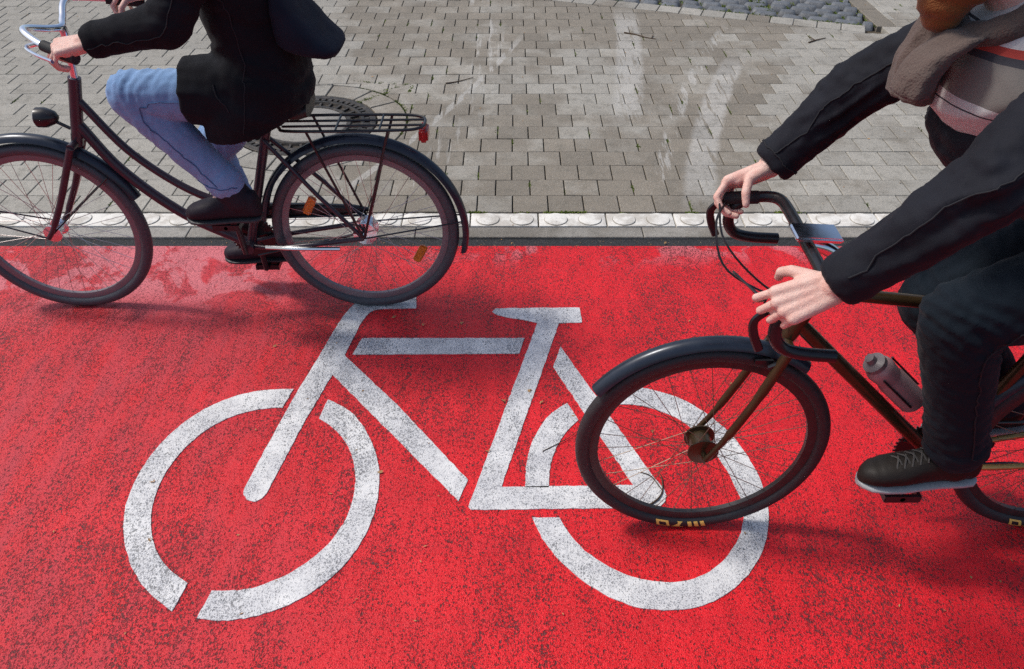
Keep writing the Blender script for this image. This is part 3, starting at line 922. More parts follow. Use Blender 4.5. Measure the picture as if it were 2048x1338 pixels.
def chainring(parent, c, y, r, mat, name='crankset', n=40):
    bm = bmesh.new()
    lathe(bm, (c[0], y, c[2]), (0, 1, 0), [(-.002, r - .016), (-.002, r), (.002, r), (.002, r - .016)], 60)
    for k in range(n):
        a = 2 * math.pi * k / n
        box(bm, (c[0] + (r + .003) * math.cos(a), y, c[2] + (r + .003) * math.sin(a)), (.004, .0014, .003), Matrix.Rotation(-a, 3, 'Y'))
    for k in range(5):
        a = 2 * math.pi * k / 5 + .3
        tube(bm, [(c[0] + .012 * math.cos(a), y, c[2] + .012 * math.sin(a)), (c[0] + (r - .008) * math.cos(a), y, c[2] + (r - .008) * math.sin(a))], .006, 8)
    return bm
def pedal(parent, c, mat='black', out=-1):
    bm = bmesh.new()
    box(bm, V(c), (.044, .006, .011)); box(bm, V(c) + V((0, out * .040, 0)), (.044, .005, .011)); box(bm, V(c) + V((0, out * -.036, 0)), (.044, .005, .011))
    box(bm, V(c) + V((.042, 0, 0)), (.005, .044, .010)); box(bm, V(c) + V((-.042, 0, 0)), (.005, .044, .010))
    tube(bm, [V(c) + V((0, -out * .055, 0)), V(c) + V((0, out * .045, 0))], .007, 10)
    return finish('pedal', bm, mat, parent)
def saddle(parent, c, mat, length=.26, width=.075):
    """nose towards -X"""
    bm = bmesh.new()
    secs = []
    for k in range(11):
        t = k / 10
        x = c[0] - length * .55 + length * t
        w = .017 + (width - .017) * max(0, min(1, (t - .22) / .6)) ** 1.4
        if t > .92: w *= .82
        h = .018 + .012 * t
        z = c[2] + .014 * (2 * t - 1) ** 2 - .008
        secs.append(((x, c[1], z - h * .4), (0, w, 0), (0, 0, h)))
    loft(bm, secs, 20, 2.4)
    o = finish('saddle', bm, mat, parent)
    for s in (-1, 1):
        pass
    bars('saddle_rails', o, 'chrome', [(curve([(c[0] - length * .42, c[1] + s * .012, c[2] - .012), (c[0] - .05, c[1] + s * .022, c[2] - .045), (c[0] + .05, c[1] + s * .022, c[2] - .045), (c[0] + length * .38, c[1] + s * .045, c[2] - .015)]), .0035) for s in (-1, 1)], 8)
    return o

# ---- city bicycle on the far side of the lane
YL = 2.60
lb = thing('bicycle', (-1.12, YL, 0), 'dark city bicycle with mudguards and rear rack, ridden by the person in blue jeans', 'bicycle', 'bicycles ridden along the red lane')
FH, RH, BB = (-1.725, YL, .352), (-.552, YL, .352), (-1.0, YL, .292)
wheel(lb, FH, .352, .0215, 'rim', 'rubberg', 'spoke', 'chrome', 36, .024, .05)
wheel(lb, RH, .352, .0215, 'rim', 'rubberg', 'spoke', 'chrome', 36, .032, .02, reflect=(-28, 152))
guard(lb, FH, .382, 22, 176, 'guard')
guard(lb, RH, .382, -14, 172, 'guard')
HT, HB = V((-1.455, YL, .94)), V((-1.515, YL, .73))
bars('frame', lb, 'plum', [
    ([HT, HB], .021),
    (curve([(-1.50, YL, .78), (-1.40, YL, .60), (-1.22, YL, .42), BB], 8), .019),
    (curve([(-1.475, YL, .87), (-1.34, YL, .66), (-1.14, YL, .50), (-.955, YL, .46)], 8), .014),
    ([BB, (-.845, YL, .78)], .017),
    ([(BB[0], YL - .045, BB[2]), (BB[0], YL + .045, BB[2])], .022),
    (curve([(-.985, YL - .02, .292), (-.86, YL - .05, .305), RH[:1] + (YL - .062, .352)], 5), .009),
    (curve([(-.985, YL + .02, .292), (-.86, YL + .05, .305), RH[:1] + (YL + .062, .352)], 5), .009),
    ([(-.865, YL - .02, .725), (-.70, YL - .055, .53), (RH[0], YL - .062, .352)], .008),
    ([(-.865, YL + .02, .725), (-.70, YL + .055, .53), (RH[0], YL + .062, .352)], .008)])
bars('fork', lb, 'plum', [
    ([HB + V((.0, 0, .01)), HB + V((-.010, 0, -.03))], .020),
    ([HB + V((-.010, -.055, -.02)), HB + V((-.010, .055, -.02))], .014)] + [
    (curve([HB + V((-.010, s * .055, -.02)), (-1.62, YL + s * .06, .52), (-1.69, YL + s * .06, .40), (FH[0], YL + s * .06, .352)], 6), [.013] * 6 + [.012] * 6 + [.009] * 7) for s in (-1, 1)])
bars('mudguard_stay', lb, 'black', [([(FH[0], YL + s * .062, .352), (FH[0] + .36 * math.cos(R(40)), YL + s * .027, FH[2] + .36 * math.sin(R(40)))], .003) for s in (-1, 1)] +
     [([(FH[0], YL + s * .062, .352), (FH[0] + .37 * math.cos(R(165)), YL + s * .027, FH[2] + .37 * math.sin(R(165)))], .003) for s in (-1, 1)], 6)
bars('mudguard_stay', lb, 'black', [([(RH[0], YL + s * .064, .352), (RH[0] + .372 * math.cos(R(8)), YL + s * .027, RH[2] + .372 * math.sin(R(8)))], .003) for s in (-1, 1)], 6)
# swept back handlebar, chrome
hb = bars('handlebar', lb, 'chrome', [(curve([(-1.30, YL - .268, 1.105), (-1.40, YL - .225, 1.128), (-1.475, YL - .15, 1.145), (-1.455, YL - .05, 1.115), (-1.44, YL, 1.105), (-1.455, YL + .05, 1.115), (-1.475, YL + .15, 1.145), (-1.40, YL + .225, 1.128), (-1.30, YL + .268, 1.105)], 8), .0115)])
bars('stem', lb, 'chrome', [([HT, HT + V((.018, 0, .12))], .0125), (curve([HT + V((.016, 0, .11)), (-1.437, YL, 1.09), (-1.44, YL, 1.105)], 4), .014)])
for s in (-1, 1):
    bm = bmesh.new()
    tube(bm, [(-1.275, YL + s * .278, 1.099), (-1.385, YL + s * .232, 1.124)], .0165, 14)
    finish('grip', bm, 'grip', hb)
    bm = bmesh.new()
    tube(bm, curve([(-1.405, YL + s * .222, 1.126), (-1.428, YL + s * .246, 1.122), (-1.392, YL + s * .275, 1.112), (-1.335, YL + s * .300, 1.100)], 6), .0050, 8, flat=1.6)
    finish('brake_lever', bm, 'chrome', hb)
bm = bmesh.new()                                          # front lamp on the fork crown
lathe(bm, (-1.60, YL, .80), (1, 0, 0), [(-.03, .030), (-.028, .034), (.0, .034), (.03, .022), (.042, .006)], 20)
tube(bm, [(-1.58, YL, .79), (-1.53, YL, .76)], .006, 8)
lamp = finish('headlight', bm, 'black', lb)
bm = bmesh.new()
lathe(bm, (-1.632, YL, .80), (1, 0, 0), [(-.004, .012), (-.001, .028), (.004, .030)], 20)
finish('lens', bm, 'clear', lamp)
saddle(lb, (-.805, YL, .855), 'leather', .27, .095)
bars('seatpost', lb, 'chrome', [([(-.848, YL, .77), (-.822, YL, .84)], .013)])
# drive: open chain guard with upper and lower run
cr = chainring(lb, BB, YL + .048, .082, 'black')
finish('chainring', cr, 'black', lb)
bars('crank_arm', lb, 'black', [([(BB[0], YL + .07, BB[2]), (-.990, YL + .075, .122)], .011)])
bars('crank_arm', lb, 'black', [([(BB[0], YL - .07, BB[2]), (-1.010, YL - .075, .462)], .011)])
pedal(lb, (-1.010, YL - .128, .462), 'black', -1)
pedal(lb, (-.990, YL + .128, .122), 'black', 1)
bm = bmesh.new()
lathe(bm, (RH[0], YL + .048, RH[2]), (0, 1, 0), [(-.0015, .012), (-.0015, .034), (.0015, .034), (.0015, .012)], 32)
tube(bm, [(BB[0], YL + .048, BB[2] + .084), (RH[0], YL + .048, RH[2] + .036)], .005, 6)
tube(bm, [(BB[0], YL + .048, BB[2] - .084), (RH[0], YL + .048, RH[2] - .036)], .005, 6)
finish('chain', bm, 'black', lb)
bm = bmesh.new()
loft(bm, [((-1.11, YL + .066, .365), (0, .010, 0), (0, 0, .012)), ((-1.08, YL + .066, .392), (0, .016, 0), (0, 0, .026)), ((-1.0, YL + .066, .400), (0, .018, 0), (0, 0, .030)), ((-.75, YL + .066, .402), (0, .016, 0), (0, 0, .026)), ((-.60, YL + .066, .404), (0, .012, 0), (0, 0, .018)), ((-.545, YL + .066, .404), (0, .006, 0), (0, 0, .006))], 16, 3)
finish('chain_guard', bm, 'black', lb)
bars('kickstand', lb, 'chrome', [(curve([(-.93, YL - .04, .30), (-.80, YL - .078, .318), (-.64, YL - .085, .322)], 6), .008)], 8)
# rear rack
rk = bars('rear_rack', lb, 'black', [
    (curve([(-.80, YL - .03, .775), (-.745, YL - .065, .778), (-.40, YL - .065, .782), (-.315, YL - .045, .782), (-.30, YL, .782), (-.315, YL + .045, .782), (-.40, YL + .065, .782), (-.745, YL + .065, .778), (-.80, YL + .03, .775)], 6), .0055),
    ([(-.79, YL - .022, .776), (-.305, YL - .022, .783)], .0045), ([(-.79, YL + .022, .776), (-.305, YL + .022, .783)], .0045),
    ([(-.42, YL - .065, .782), (RH[0] + .005, YL - .068, .36)], .005), ([(-.42, YL + .065, .782), (RH[0] + .005, YL + .068, .36)], .005),
    ([(-.70, YL - .065, .778), (RH[0] + .0, YL - .068, .36)], .005), ([(-.70, YL + .065, .778), (RH[0] + .0, YL + .068, .36)], .005),
    ([(-.60, YL - .065, .78), (-.60, YL + .065, .78)], .004), ([(-.45, YL - .065, .782), (-.45, YL + .065, .782)], .004)], 8)
bm = bmesh.new()
box(bm, (-.306, YL, .745), (.016, .040, .024)); bmesh.ops.bevel(bm, geom=list(bm.edges), offset=.008, segments=3, affect='EDGES')
finish('rear_light', bm, 'redlens', lb)

# ---- sporty bicycle on the near side
YR = 1.503
rb = thing('bicycle', (1.03, YR, 0), 'dark bronze sports bicycle with drop handlebar and gold marks on its tyres', 'bicycle', 'bicycles ridden along the red lane')
FH, RH, BB = (.514, YR, .342), (1.552, YR, .342), (1.172, YR, .283)
h = .0115
ring_ = lambda u: [[(u - .022, -h), (u + .012, -h), (u + .009, -h + .005), (u - .017, -h + .005)], [(u - .012, h), (u + .022, h), (u + .017, h - .004), (u - .009, h - .004)], [(u - .022, -h), (u - .012, h), (u - .005, h - .002), (u - .014, -h + .002)], [(u + .012, -h), (u + .022, h), (u + .014, h - .002), (u + .005, -h + .002)]]
zig = lambda u: [[(u - .018, h), (u + .016, h), (u + .013, h - .004), (u - .014, h - .004)], [(u - .014, h - .003), (u + .001, -h + .002), (u + .007, -h + .002), (u + .003, h - .003)], [(u - .004, -h), (u + .010, -h), (u + .008, -h + .003), (u - .002, -h + .003)]]
bar_ = lambda u: [[(u - .006, -h), (u + .004, -h), (u + .009, h), (u - .001, h)]]
# the mark as it stands at the foot of the wheel: a slanted ring, a zigzag and three upright bars
mark = [[(u * 1.25, v) for u, v in q] for q in ring_(-.046) + zig(-.006) + bar_(.022) + bar_(.038) + bar_(.054)]
wheel(rb, FH, .342, .0205, 'darkrim', 'rubber', 'bspoke', 'bronze', 32, .030, .05, letters=[(-93, mark)])
wheel(rb, RH, .342, .0205, 'darkrim', 'rubber', 'bspoke', 'black', 32, .022, .12, letters=[(-93, mark)])
guard(rb, FH, .366, 52, 146, 'guard', .024)
guard(rb, RH, .366, 5, 175, 'guard', .024)
HB, HT = V((.670, YR, .725)), V((.722, YR, .880))
bars('frame', rb, 'bronze', [
    ([HB, HT], .0205),
    ([(.712, YR, .852), (1.318, YR, .780)], .0155),
    ([(.684, YR, .760), BB], .019),
    ([BB, (1.330, YR, .805)], .0165),
    ([(BB[0], YR - .04, BB[2]), (BB[0], YR + .04, BB[2])], .021),
    ([(1.315, YR - .012, .76), (1.46, YR - .045, .52), (RH[0], YR - .062, .342)], .0075), ([(1.315, YR + .012, .76), (1.46, YR + .045, .52), (RH[0], YR + .062, .342)], .0075)])
bars('chain_stay', rb, 'gold', [(curve([(1.19, YR - .022, .284), (1.30, YR - .046, .300), (RH[0], YR - .062, .342)], 5), .0085)])
bars('chain_stay', rb, 'gold', [(curve([(1.19, YR + .022, .284), (1.30, YR + .046, .300), (RH[0], YR + .062, .342)], 5), .0085)])
bars('fork', rb, 'bronze', [([HB + V((.002, 0, .006)), HB + V((-.008, 0, -.025))], .019), ([HB + V((-.006, -.05, -.012)), HB + V((-.006, .05, -.012))], .0125)] +
     [(curve([HB + V((-.006, s * .048, -.010)), (.612, YR + s * .055, .56), (.555, YR + s * .057, .42), (FH[0], YR + s * .058, .342)], 6), [.013] * 6 + [.011] * 6 + [.008] * 7) for s in (-1, 1)])
bm = bmesh.new()
for s in (-1, 1):
    tube(bm, curve([(.655, YR + s * .03, .715), (.66, YR + s * .052, .69), (.625, YR + s * .042, .655)], 4), .006, 8)
    box(bm, (.615, YR + s * .026, .662), (.022, .006, .006))
tube(bm, [(.655, YR - .03, .715), (.655, YR + .03, .715)], .007, 8)
finish('rim_brake', bm, 'black', rb)
st = bars('stem', rb, 'chrome', [([HT + V((0, 0, -.002)), HT + V((.013, 0, .075))], .0165), (curve([HT + V((.011, 0, .068)), (.695, YR, .972), (.652, YR, .984)], 4), .0165)])
bm = bmesh.new()
box(bm, (.665, YR - .004, 1.012), (.052, .034, .006), Matrix.Rotation(R(3), 3, 'Y')); bmesh.ops.bevel(bm, geom=list(bm.edges), offset=.004, segments=2, affect='EDGES')
finish('phone_mount', bm, 'chrome', st)
def drop(s):
    return [(.652, YR, .984), (.652, YR + s * .10, .985), (.648, YR + s * .185, .984), (.625, YR + s * .215, .981), (.580, YR + s * .222, .972), (.545, YR + s * .224, .945), (.540, YR + s * .226, .905), (.562, YR + s * .228, .872), (.605, YR + s * .230, .858), (.675, YR + s * .232, .852)]
hb = bars('handlebar', rb, 'black', [(curve(drop(-1), 6), .0140), (curve(drop(1), 6), .0140)])
for s in (-1, 1):
    bm = bmesh.new()
    tube(bm, curve([(.600, YR + s * .221, .976), (.555, YR + s * .223, .974), (.530, YR + s * .224, .972), (.515, YR + s * .224, .970)], 5), [.0165] * 5 + [.0160] * 5 + [.0150] * 5 + [.010], 14)
    hd = finish('brake_hood', bm, 'grip', hb)
    bm = bmesh.new()
    tube(bm, curve([(.515, YR + s * .224, .966), (.492, YR + s * .225, .940), (.497, YR + s * .226, .905), (.515, YR + s * .227, .865)], 5), .0058, 8, flat=1.7)
    finish('brake_lever', bm, 'black', hd)
bars('brake_cable', rb, 'black', [(curve([(.515, YR - .2, .972), (.475, YR - .10, .970), (.52, YR - .02, .90), (.655, YR - .01, .76)], 6), .0028), (curve([(.515, YR + .2, .972), (.475, YR + .10, .968), (.50, YR + .03, .89), (.66, YR + .02, .80)], 6), .0028), (curve([(.50, YR + .2, .98), (.49, YR + .06, .95), (.58, YR, .87), (.70, YR - .02, .81)], 6), .0028)], 6)
saddle(rb, (1.405, YR, .975), 'leather', .27, .072)
bars('seatpost', rb, 'black', [([(1.328, YR, .80), (1.385, YR, .945)], .0136)])
cr = chainring(rb, BB, YR + .046, .092, 'chrome')
PN, PF = V((1.004, YR - .128, .318)), V((1.340, YR + .128, .246))
finish('chainring', cr, 'black', rb)
bars('crank_arm', rb, 'black', [([(BB[0], YR + .066, BB[2]), (PF.x, YR + .075, PF.z)], .011)])
bars('crank_arm', rb, 'black', [([(BB[0], YR - .066, BB[2]), (PN.x, YR - .075, PN.z)], .011)])
pedal(rb, PN, 'black', -1); pedal(rb, PF, 'black', 1)
bm = bmesh.new()
lathe(bm, (RH[0], YR + .046, RH[2]), (0, 1, 0), [(-.012, .014), (-.012, .040), (.004, .030), (.004, .014)], 36)
tube(bm, [(BB[0], YR + .046, BB[2] + .094), (RH[0], YR + .046, RH[2] + .040)], .0045, 6)
tube(bm, curve([(BB[0], YR + .046, BB[2] - .094), (1.40, YR + .046, .215), (1.53, YR + .046, .205), (1.565, YR + .046, .255), (RH[0], YR + .046, RH[2] - .040)], 5), .0045, 6)
finish('chain', bm, 'black', rb)
bm = bmesh.new()
for a in (0, 1, 2):
    t = a * 2.1 + 1.2
    dv = V((.50, 0, -.477)).normalized(); up = V((.477, 0, .50)).normalized()
    c0 = V((.935, YR, .522)) + up * .058
    o3 = [c0 + dv * k + (up * math.sin(t) + V((0, math.cos(t), 0))) * .040 for k in (-.07, 0, .06)]
    tube(bm, o3, .003, 6)
finish('bottle_cage', bm, 'black', rb)
bt = thing('drinking_bottle', tuple(V((.935, YR, .522)) + up * .058), 'pinkish grey drinking bottle clipped to the sports bicycle frame ahead of the shoe', 'bottle')
bm = bmesh.new()
lathe(bm, V((.935, YR, .522)) + up * .058, -dv, [(-.088, .010), (-.088, .032), (-.084, .0365), (.020, .0365), (.030, .033), (.040, .0335), (.070, .0365), (.082, .034), (.090, .028), (.090, .008)], 28)
finish('bottle_body', bm, 'bottle', bt)
bm = bmesh.new()
lathe(bm, V((.935, YR, .522)) + up * .058 - dv * .091, -dv, [(0, .008), (0, .029), (.012, .029), (.018, .013), (.034, .012), (.036, .004)], 24)
finish('bottle_cap', bm, 'cap', bt)
# ------------------------------------------------------------ people
def hand(bm, w, F, N, T, curls, thumb=(0.5, 0.35), s=1.0, spread=0.17):
    """palm, four separate bent fingers and a thumb from the wrist w; F along the palm, N out of the palm, T towards the thumb"""
    w = V(w); F = V(F).normalized(); N = (V(N) - F * V(N).dot(F)).normalized()
    Tv = F.cross(N)
    if Tv.dot(V(T)) < 0: Tv = -Tv
    q = lambda f, n, t: w + (F * f + N * n + Tv * t) * s
    nails = []
    lens = ((.043, .026, .021), (.047, .030, .023), (.043, .028, .022), (.033, .021, .019))
    kn = ((.092, .027), (.096, .008), (.091, -.011), (.082, -.028))
    for (kf, kt) in kn:                                    # palm
        capsule(bm, q(.004, 0, kt * .62), q(kf, -.002, kt), .0150 * s, .0118 * s)
        capsule(bm, q(.012, .006, kt * .55), q(kf * .8, .007, kt * .92), .0125 * s, .0105 * s)
    capsule(bm, q(.010, .010, .014), q(.050, .012, .028), .014 * s, .012 * s)      # ball of the thumb
    capsule(bm, q(.008, .010, -.014), q(.055, .010, -.026), .013 * s, .010 * s)
    for i, (kf, kt) in enumerate(kn):
        p = q(kf, -.002, kt)
        a = 0.0
        sp = spread * (kt / .028)
        r0 = (.0082, .0085, .0081, .0072)[i] * s
        ell(bm, p - N * .0012 * s, r0 * 1.30, r0 * 1.30, r0 * 1.30, None, 2)          # knuckle
        for j in range(3):
            a += curls[i][j]
            d = (F * math.cos(a) + N * math.sin(a) + Tv * sp * math.cos(a)).normalized()
            e = p + d * lens[i][j] * s
            capsule(bm, p, e, r0 * (1 - .08 * j), r0 * (.94 - .08 * j))
            p = e
        nails.append((p, d, Tv))
    # thumb leaves the side of the palm near its base
    p = q(.030, .008, .030)
    d1 = (F * .66 + Tv * .66 + N * .32).normalized()
    e = p + d1 * .036 * s
    capsule(bm, q(.016, .008, .020), e, .0135 * s, .0108 * s)
    d2 = (F * (1 - thumb[0]) + Tv * (.45 - thumb[1]) + N * thumb[0]).normalized()
    e2 = e + d2 * .030 * s
    capsule(bm, e, e2, .0105 * s, .0096 * s)
    d3 = (F * (.9 - thumb[0]) + Tv * (.1 - thumb[1]) + N * (thumb[0] + .25)).normalized()
    capsule(bm, e2, e2 + d3 * .024 * s, .0096 * s, .0078 * s)
    nails.append((e2 + d3 * .022 * s, d3, d3.cross(N).normalized()))
    return nails
def nail_mesh(parent, nails, N):
    for p, d, t in nails:
        up = t.cross(d).normalized()
        if up.dot(V(N)) > 0 and abs(up.dot(V(N))) > .2: up = -up
        bm = bmesh.new()
        c = p - d * .002 + up * .0062
        ell(bm, c, .0062, .0046, .0016, Matrix((d, up.cross(d), up)).transposed(), 2)
        finish('fingernail', bm, 'nail', parent)
def head(bm, c, face, up, s=1.0):
    """c: centre of the skull; face: where it looks"""
    c = V(c); f = V(face).normalized(); u = (V(up) - f * V(up).dot(f)).normalized(); l = u.cross(f)
    rot = Matrix((f, l, u)).transposed()
    q = lambda a, b, d: c + (f * a + l * b + u * d) * s
    ell(bm, q(-.010, 0, .025), .098 * s, .077 * s, .095 * s, rot)
    ell(bm, q(.020, 0, -.035), .072 * s, .064 * s, .085 * s, rot)
    ell(bm, q(.060, 0, -.088), .030 * s, .030 * s, .026 * s, rot)          # chin
    ell(bm, q(.010, 0, -.070), .060 * s, .056 * s, .038 * s, rot)          # jaw
    capsule(bm, q(.088, 0, .012), q(.112, 0, -.030), .010 * s, .015 * s)   # nose
    for b in (-1, 1):
        ell(bm, q(.062, b * .040, -.022), .030 * s, .026 * s, .022 * s, rot)
        capsule(bm, q(.083, b * .014, .026), q(.070, b * .052, .026), .012 * s, .010 * s)  # brow
        ell(bm, q(-.005, b * .078, -.012), .020 * s, .009 * s, .031 * s, rot)  # ear
        ell(bm, q(.104, b * .010, -.034), .010 * s, .009 * s, .008 * s, rot)
    capsule(bm, q(.084, -.022, -.056), q(.084, .022, -.056), .0085 * s, .0085 * s)
    capsule(bm, q(.080, -.018, -.067), q(.080, .018, -.067), .0085 * s, .0085 * s)
    return q
def eyes(parent, q, s=1.0):
    for b in (-1, 1):
        bm = bmesh.new(); ell(bm, q(.078, b * .031, .006), .0125, .0125, .0125, None, 2)
        finish('eye', bm, 'eye', parent)
def limb(bm, pts, rs):
    for i in range(len(pts) - 1): capsule(bm, pts[i], pts[i + 1], rs[i], rs[i + 1], 16)
def wr(amp, sc, along, seed=0.0, fine=.35, joints=()):
    """cloth folds: ridges run across the given direction"""
    a = V(along).normalized()
    def f(p):
        s = p.dot(a)
        warp = noise.noise(p * 7 + V((seed, 0, 0))) * .9
        n1 = noise.noise(V((s * sc + warp, (p - a * s).dot(V((.3, .8, .5))) * sc * .28, seed)))
        n2 = noise.noise(p * sc * 1.6 + V((0, seed, 0)))
        n3 = noise.noise(p * 5 + V((seed, seed, 0)))
        k = 1.0
        for j in joints: k += 1.3 * math.exp(-((p - j).length / .11) ** 2)
        return amp * k * ((1 - abs(n1) * 2.0) * .7 + n2 * fine + n3 * .8)
    return f
def shoe(parent, ankle, heel, toe, side, up_r, mat, solemat, shaft=None, name='shoe'):
    """toe/heel on the sole line"""
    heel, toe = V(heel), V(toe)
    d = (toe - heel); L = d.length; d.normalize()
    s = V(side).normalized(); u = s.cross(d).normalized()
    if u.z < 0: u = -u
    prof = ((-.05, .020, .030, .060), (.0, .033, .040, .085), (.10, .036, .040, .085), (.30, .036, .044, .080), (.48, .041, .036, .072), (.64, .047, .029, .056), (.80, .046, .023, .046), (.92, .038, .019, .036), (.99, .022, .013, .024), (1.02, .006, .006, .012))
    bm = bmesh.new()
    loft(bm, [(heel + d * (L * t) + u * (.012 + h * .5), s * w, u * (h * .5 + .008)) for t, w, _, h in prof], 22, 2.3)
    if shaft is not None: capsule(bm, V(ankle) + u * -.02, V(ankle) + V(shaft), up_r, up_r * .98, 18, True, False)
    else: capsule(bm, V(ankle) + u * -.03, V(ankle) + u * .02, up_r, up_r * .95, 18)
    o = fused(name, bm, mat, parent, .0055, 3, wr(.0008, 40, d, 3))
    bm = bmesh.new()
    if name == 'shoe':
        for k in range(5):
            t = .44 + .065 * k
            hh = .0985 - (t - .44) * .092
            c = heel + d * (L * t) + u * hh
            for sg in (-1, 1):
                tube(bm, curve([c - s * .026 - u * .012 + d * .010 * sg, c + u * .0035, c + s * .026 - u * .012 - d * .010 * sg], 4), .0024, 6)
        finish('laces', bm, 'lace', o)
        bm = bmesh.new()
    loft(bm, [(heel + d * (L * t) + u * .002, s * (w + .003), u * .0085) for t, w, _, h in prof], 22, 3.0)
    finish('sole', bm, solemat, o)
    return o

def seam(o, pts, side, mat, r=.0019, dbl=.0):
    """a raised stitched seam laid along the cloth"""
    line = curve(pts, 10)
    bm = bmesh.new()
    inv = o.matrix_world.inverted() if False else None
    out = []
    for p in line:
        ok, loc, nn, _ = o.closest_point_on_mesh(p + V(side))
        if ok: out.append(loc + nn * r * .35)
    tube(bm, out, r, 6)
    finish('seam', bm, mat, o)
# ---- left rider
pl = thing('person', (-.85, YL, 0), 'person in a long black coat and blue jeans riding the city bicycle', 'person', 'people riding along the red lane')
hipN, hipF = V((-.815, YL - .10, .925)), V((-.815, YL + .10, .925))
kneeN, kneeF = V((-1.222, YL - .125, .932)), V((-1.115, YL + .125, .615))
ankN, ankF = V((-.958, YL - .125, .575)), V((-1.005, YL + .135, .235))
shN, shF = V((-.865, YL - .185, 1.415)), V((-.865, YL + .185, 1.415))
elN, elF = V((-1.000, YL - .245, 1.190)), V((-1.010, YL + .245, 1.190))
wrN, wrF = V((-1.238, YL - .252, 1.142)), V((-1.238, YL + .252, 1.142))
bm = bmesh.new()
limb(bm, [hipN, kneeN, ankN], [.085, .055, .038]); limb(bm, [hipF, kneeF, ankF], [.085, .055, .038])
for a, t in ((ankN, V((-1.075, YL - .128, .510))), (ankF, V((-1.115, YL + .135, .170)))):
    capsule(bm, a, t, .038, .028); capsule(bm, a, a + V((.03, 0, -.05)), .036, .030)
limb(bm, [hipN, hipF], [.11, .11])
loft(bm, [((-.805, YL, .84), (.09, 0, 0), (0, .13, 0)), ((-.805, YL, .95), (.115, 0, 0), (0, .165, 0)), ((-.815, YL, 1.10), (.10, 0, 0), (0, .145, 0)), ((-.84, YL, 1.28), (.115, 0, 0), (0, .165, 0)), ((-.86, YL, 1.40), (.10, 0, 0), (0, .17, 0)), ((-.875, YL, 1.46), (.06, 0, 0), (0, .09, 0))])
limb(bm, [(-.87, YL, 1.43), (-.915, YL, 1.56)], [.056, .052])
limb(bm, [(-.86, YL, 1.40), shN, elN, wrN], [.07, .055, .041, .0275]); limb(bm, [(-.86, YL, 1.40), shF, elF, wrF], [.07, .055, .041, .0275])
limb(bm, [wrN - V((-.02, 0, 0)), wrN + V((-.015, 0, -.001))], [.0275, .024])
cl = [(.75, 1.05, .75), (.72, 1.05, .8), (.75, 1.05, .8), (.85, 1.05, .75)]
nl = hand(bm, wrN, (-.93, -.10, -.16), (.05, .30, -.95), (0, 1, 0), cl, (.55, .15), 1.04)
hand(bm, wrF, (-.93, .10, -.16), (.05, -.30, -.95), (0, -1, 0), cl, (.55, .15), 1.04)
q = head(bm, (-.955, YL, 1.66), (-1, 0, -.08), (0, 0, 1))
body = fused('body', bm, 'skin', pl, .0036, 3)
nail_mesh(body, nl, (.05, .30, -.95))
eyes(body, q)
bm = bmesh.new()
ell(bm, q(-.022, 0, .045), .104, .088, .093)
ell(bm, q(-.055, 0, -.01), .062, .082, .075)
fused('hair', bm, 'hairdark', pl, .006, 3, wr(.004, 60, (0, .3, 1), 2))
bm = bmesh.new()                                           # jeans
limb(bm, [hipN, kneeN, ankN.lerp(kneeN, .10)], [.092, .074, .056]); capsule(bm, ankN.lerp(kneeN, .19), ankN.lerp(kneeN, .09), .0625, .0610, 20, False, False); limb(bm, [hipF, kneeF, ankF.lerp(kneeF, .38)], [.092, .074, .058])
limb(bm, [hipN, hipF], [.10, .10])
jn = fused('jeans', bm, 'jeans', pl, .007, 4, wr(.0048, 34, (-1, 0, .1), 1, joints=(kneeN, kneeF)))
seam(jn, [hipN.lerp(kneeN, .45), hipN.lerp(kneeN, .72), kneeN + V((.055, 0, -.035)), kneeN.lerp(ankN, .22), kneeN.lerp(ankN, .5), kneeN.lerp(ankN, .86)], (0, -.12, .01), 'seam_blue')
seam(jn, [kneeN.lerp(ankN, .84) + V((-.08, -.05, .0)), kneeN.lerp(ankN, .86) + V((.0, -.09, .0)), kneeN.lerp(ankN, .88) + V((.07, -.05, .0))], (0, 0, 0), 'seam_blue')
shoe(pl, ankN, (-.900, YL - .128, .483), (-1.148, YL - .130, .477), (0, 1, 0), .052, 'boot', 'dsole', (kneeN - ankN).normalized() * .10, 'boot')
shoe(pl, ankF, (-.915, YL + .135, .143), (-1.165, YL + .136, .137), (0, 1, 0), .052, 'boot', 'dsole', (kneeF - ankF).normalized() * .21, 'boot')
bm = bmesh.new()                                           # long coat
loft(bm, [((-.868, YL, .812), (.170, 0, .040), (0, .225, 0)), ((-.862, YL, .885), (.170, 0, .020), (0, .240, 0)), ((-.832, YL, .97), (.158, 0, 0), (0, .225, 0)), ((-.820, YL, 1.08), (.132, 0, 0), (0, .182, 0)), ((-.832, YL, 1.25), (.142, 0, 0), (0, .200, 0)), ((-.855, YL, 1.40), (.120, 0, 0), (0, .205, 0)), ((-.875, YL, 1.475), (.085, 0, 0), (0, .12, 0)), ((-.885, YL, 1.53), (.075, 0, 0), (0, .085, 0))], 30, 2.2)
for hp, kn in ((hipN, kneeN), (hipF, kneeF)):              # skirt over the thighs
    e = hp.lerp(kn, .56)
    capsule(bm, hp + V((0, 0, .01)), e + V((0, 0, .012)), .125, .106, 18, True, False)
for a, b, c in ((shN, elN, wrN), (shF, elF, wrF)):
    capsule(bm, a, b, .078, .064, 18); capsule(bm, b, c.lerp(b, .02), .064, .043, 18, True, False); capsule(bm, c.lerp(b, .15), c.lerp(b, .01), .050, .0465, 20, False, False)
ell(bm, (-.812, YL, .905), .142, .224, .095)
ct = fused('coat', bm, 'coat', pl, .007, 4, wr(.0055, 19, (.35, .1, 1), 4, joints=(elN, hipN, V((-.87, YL - .15, 1.02)))))
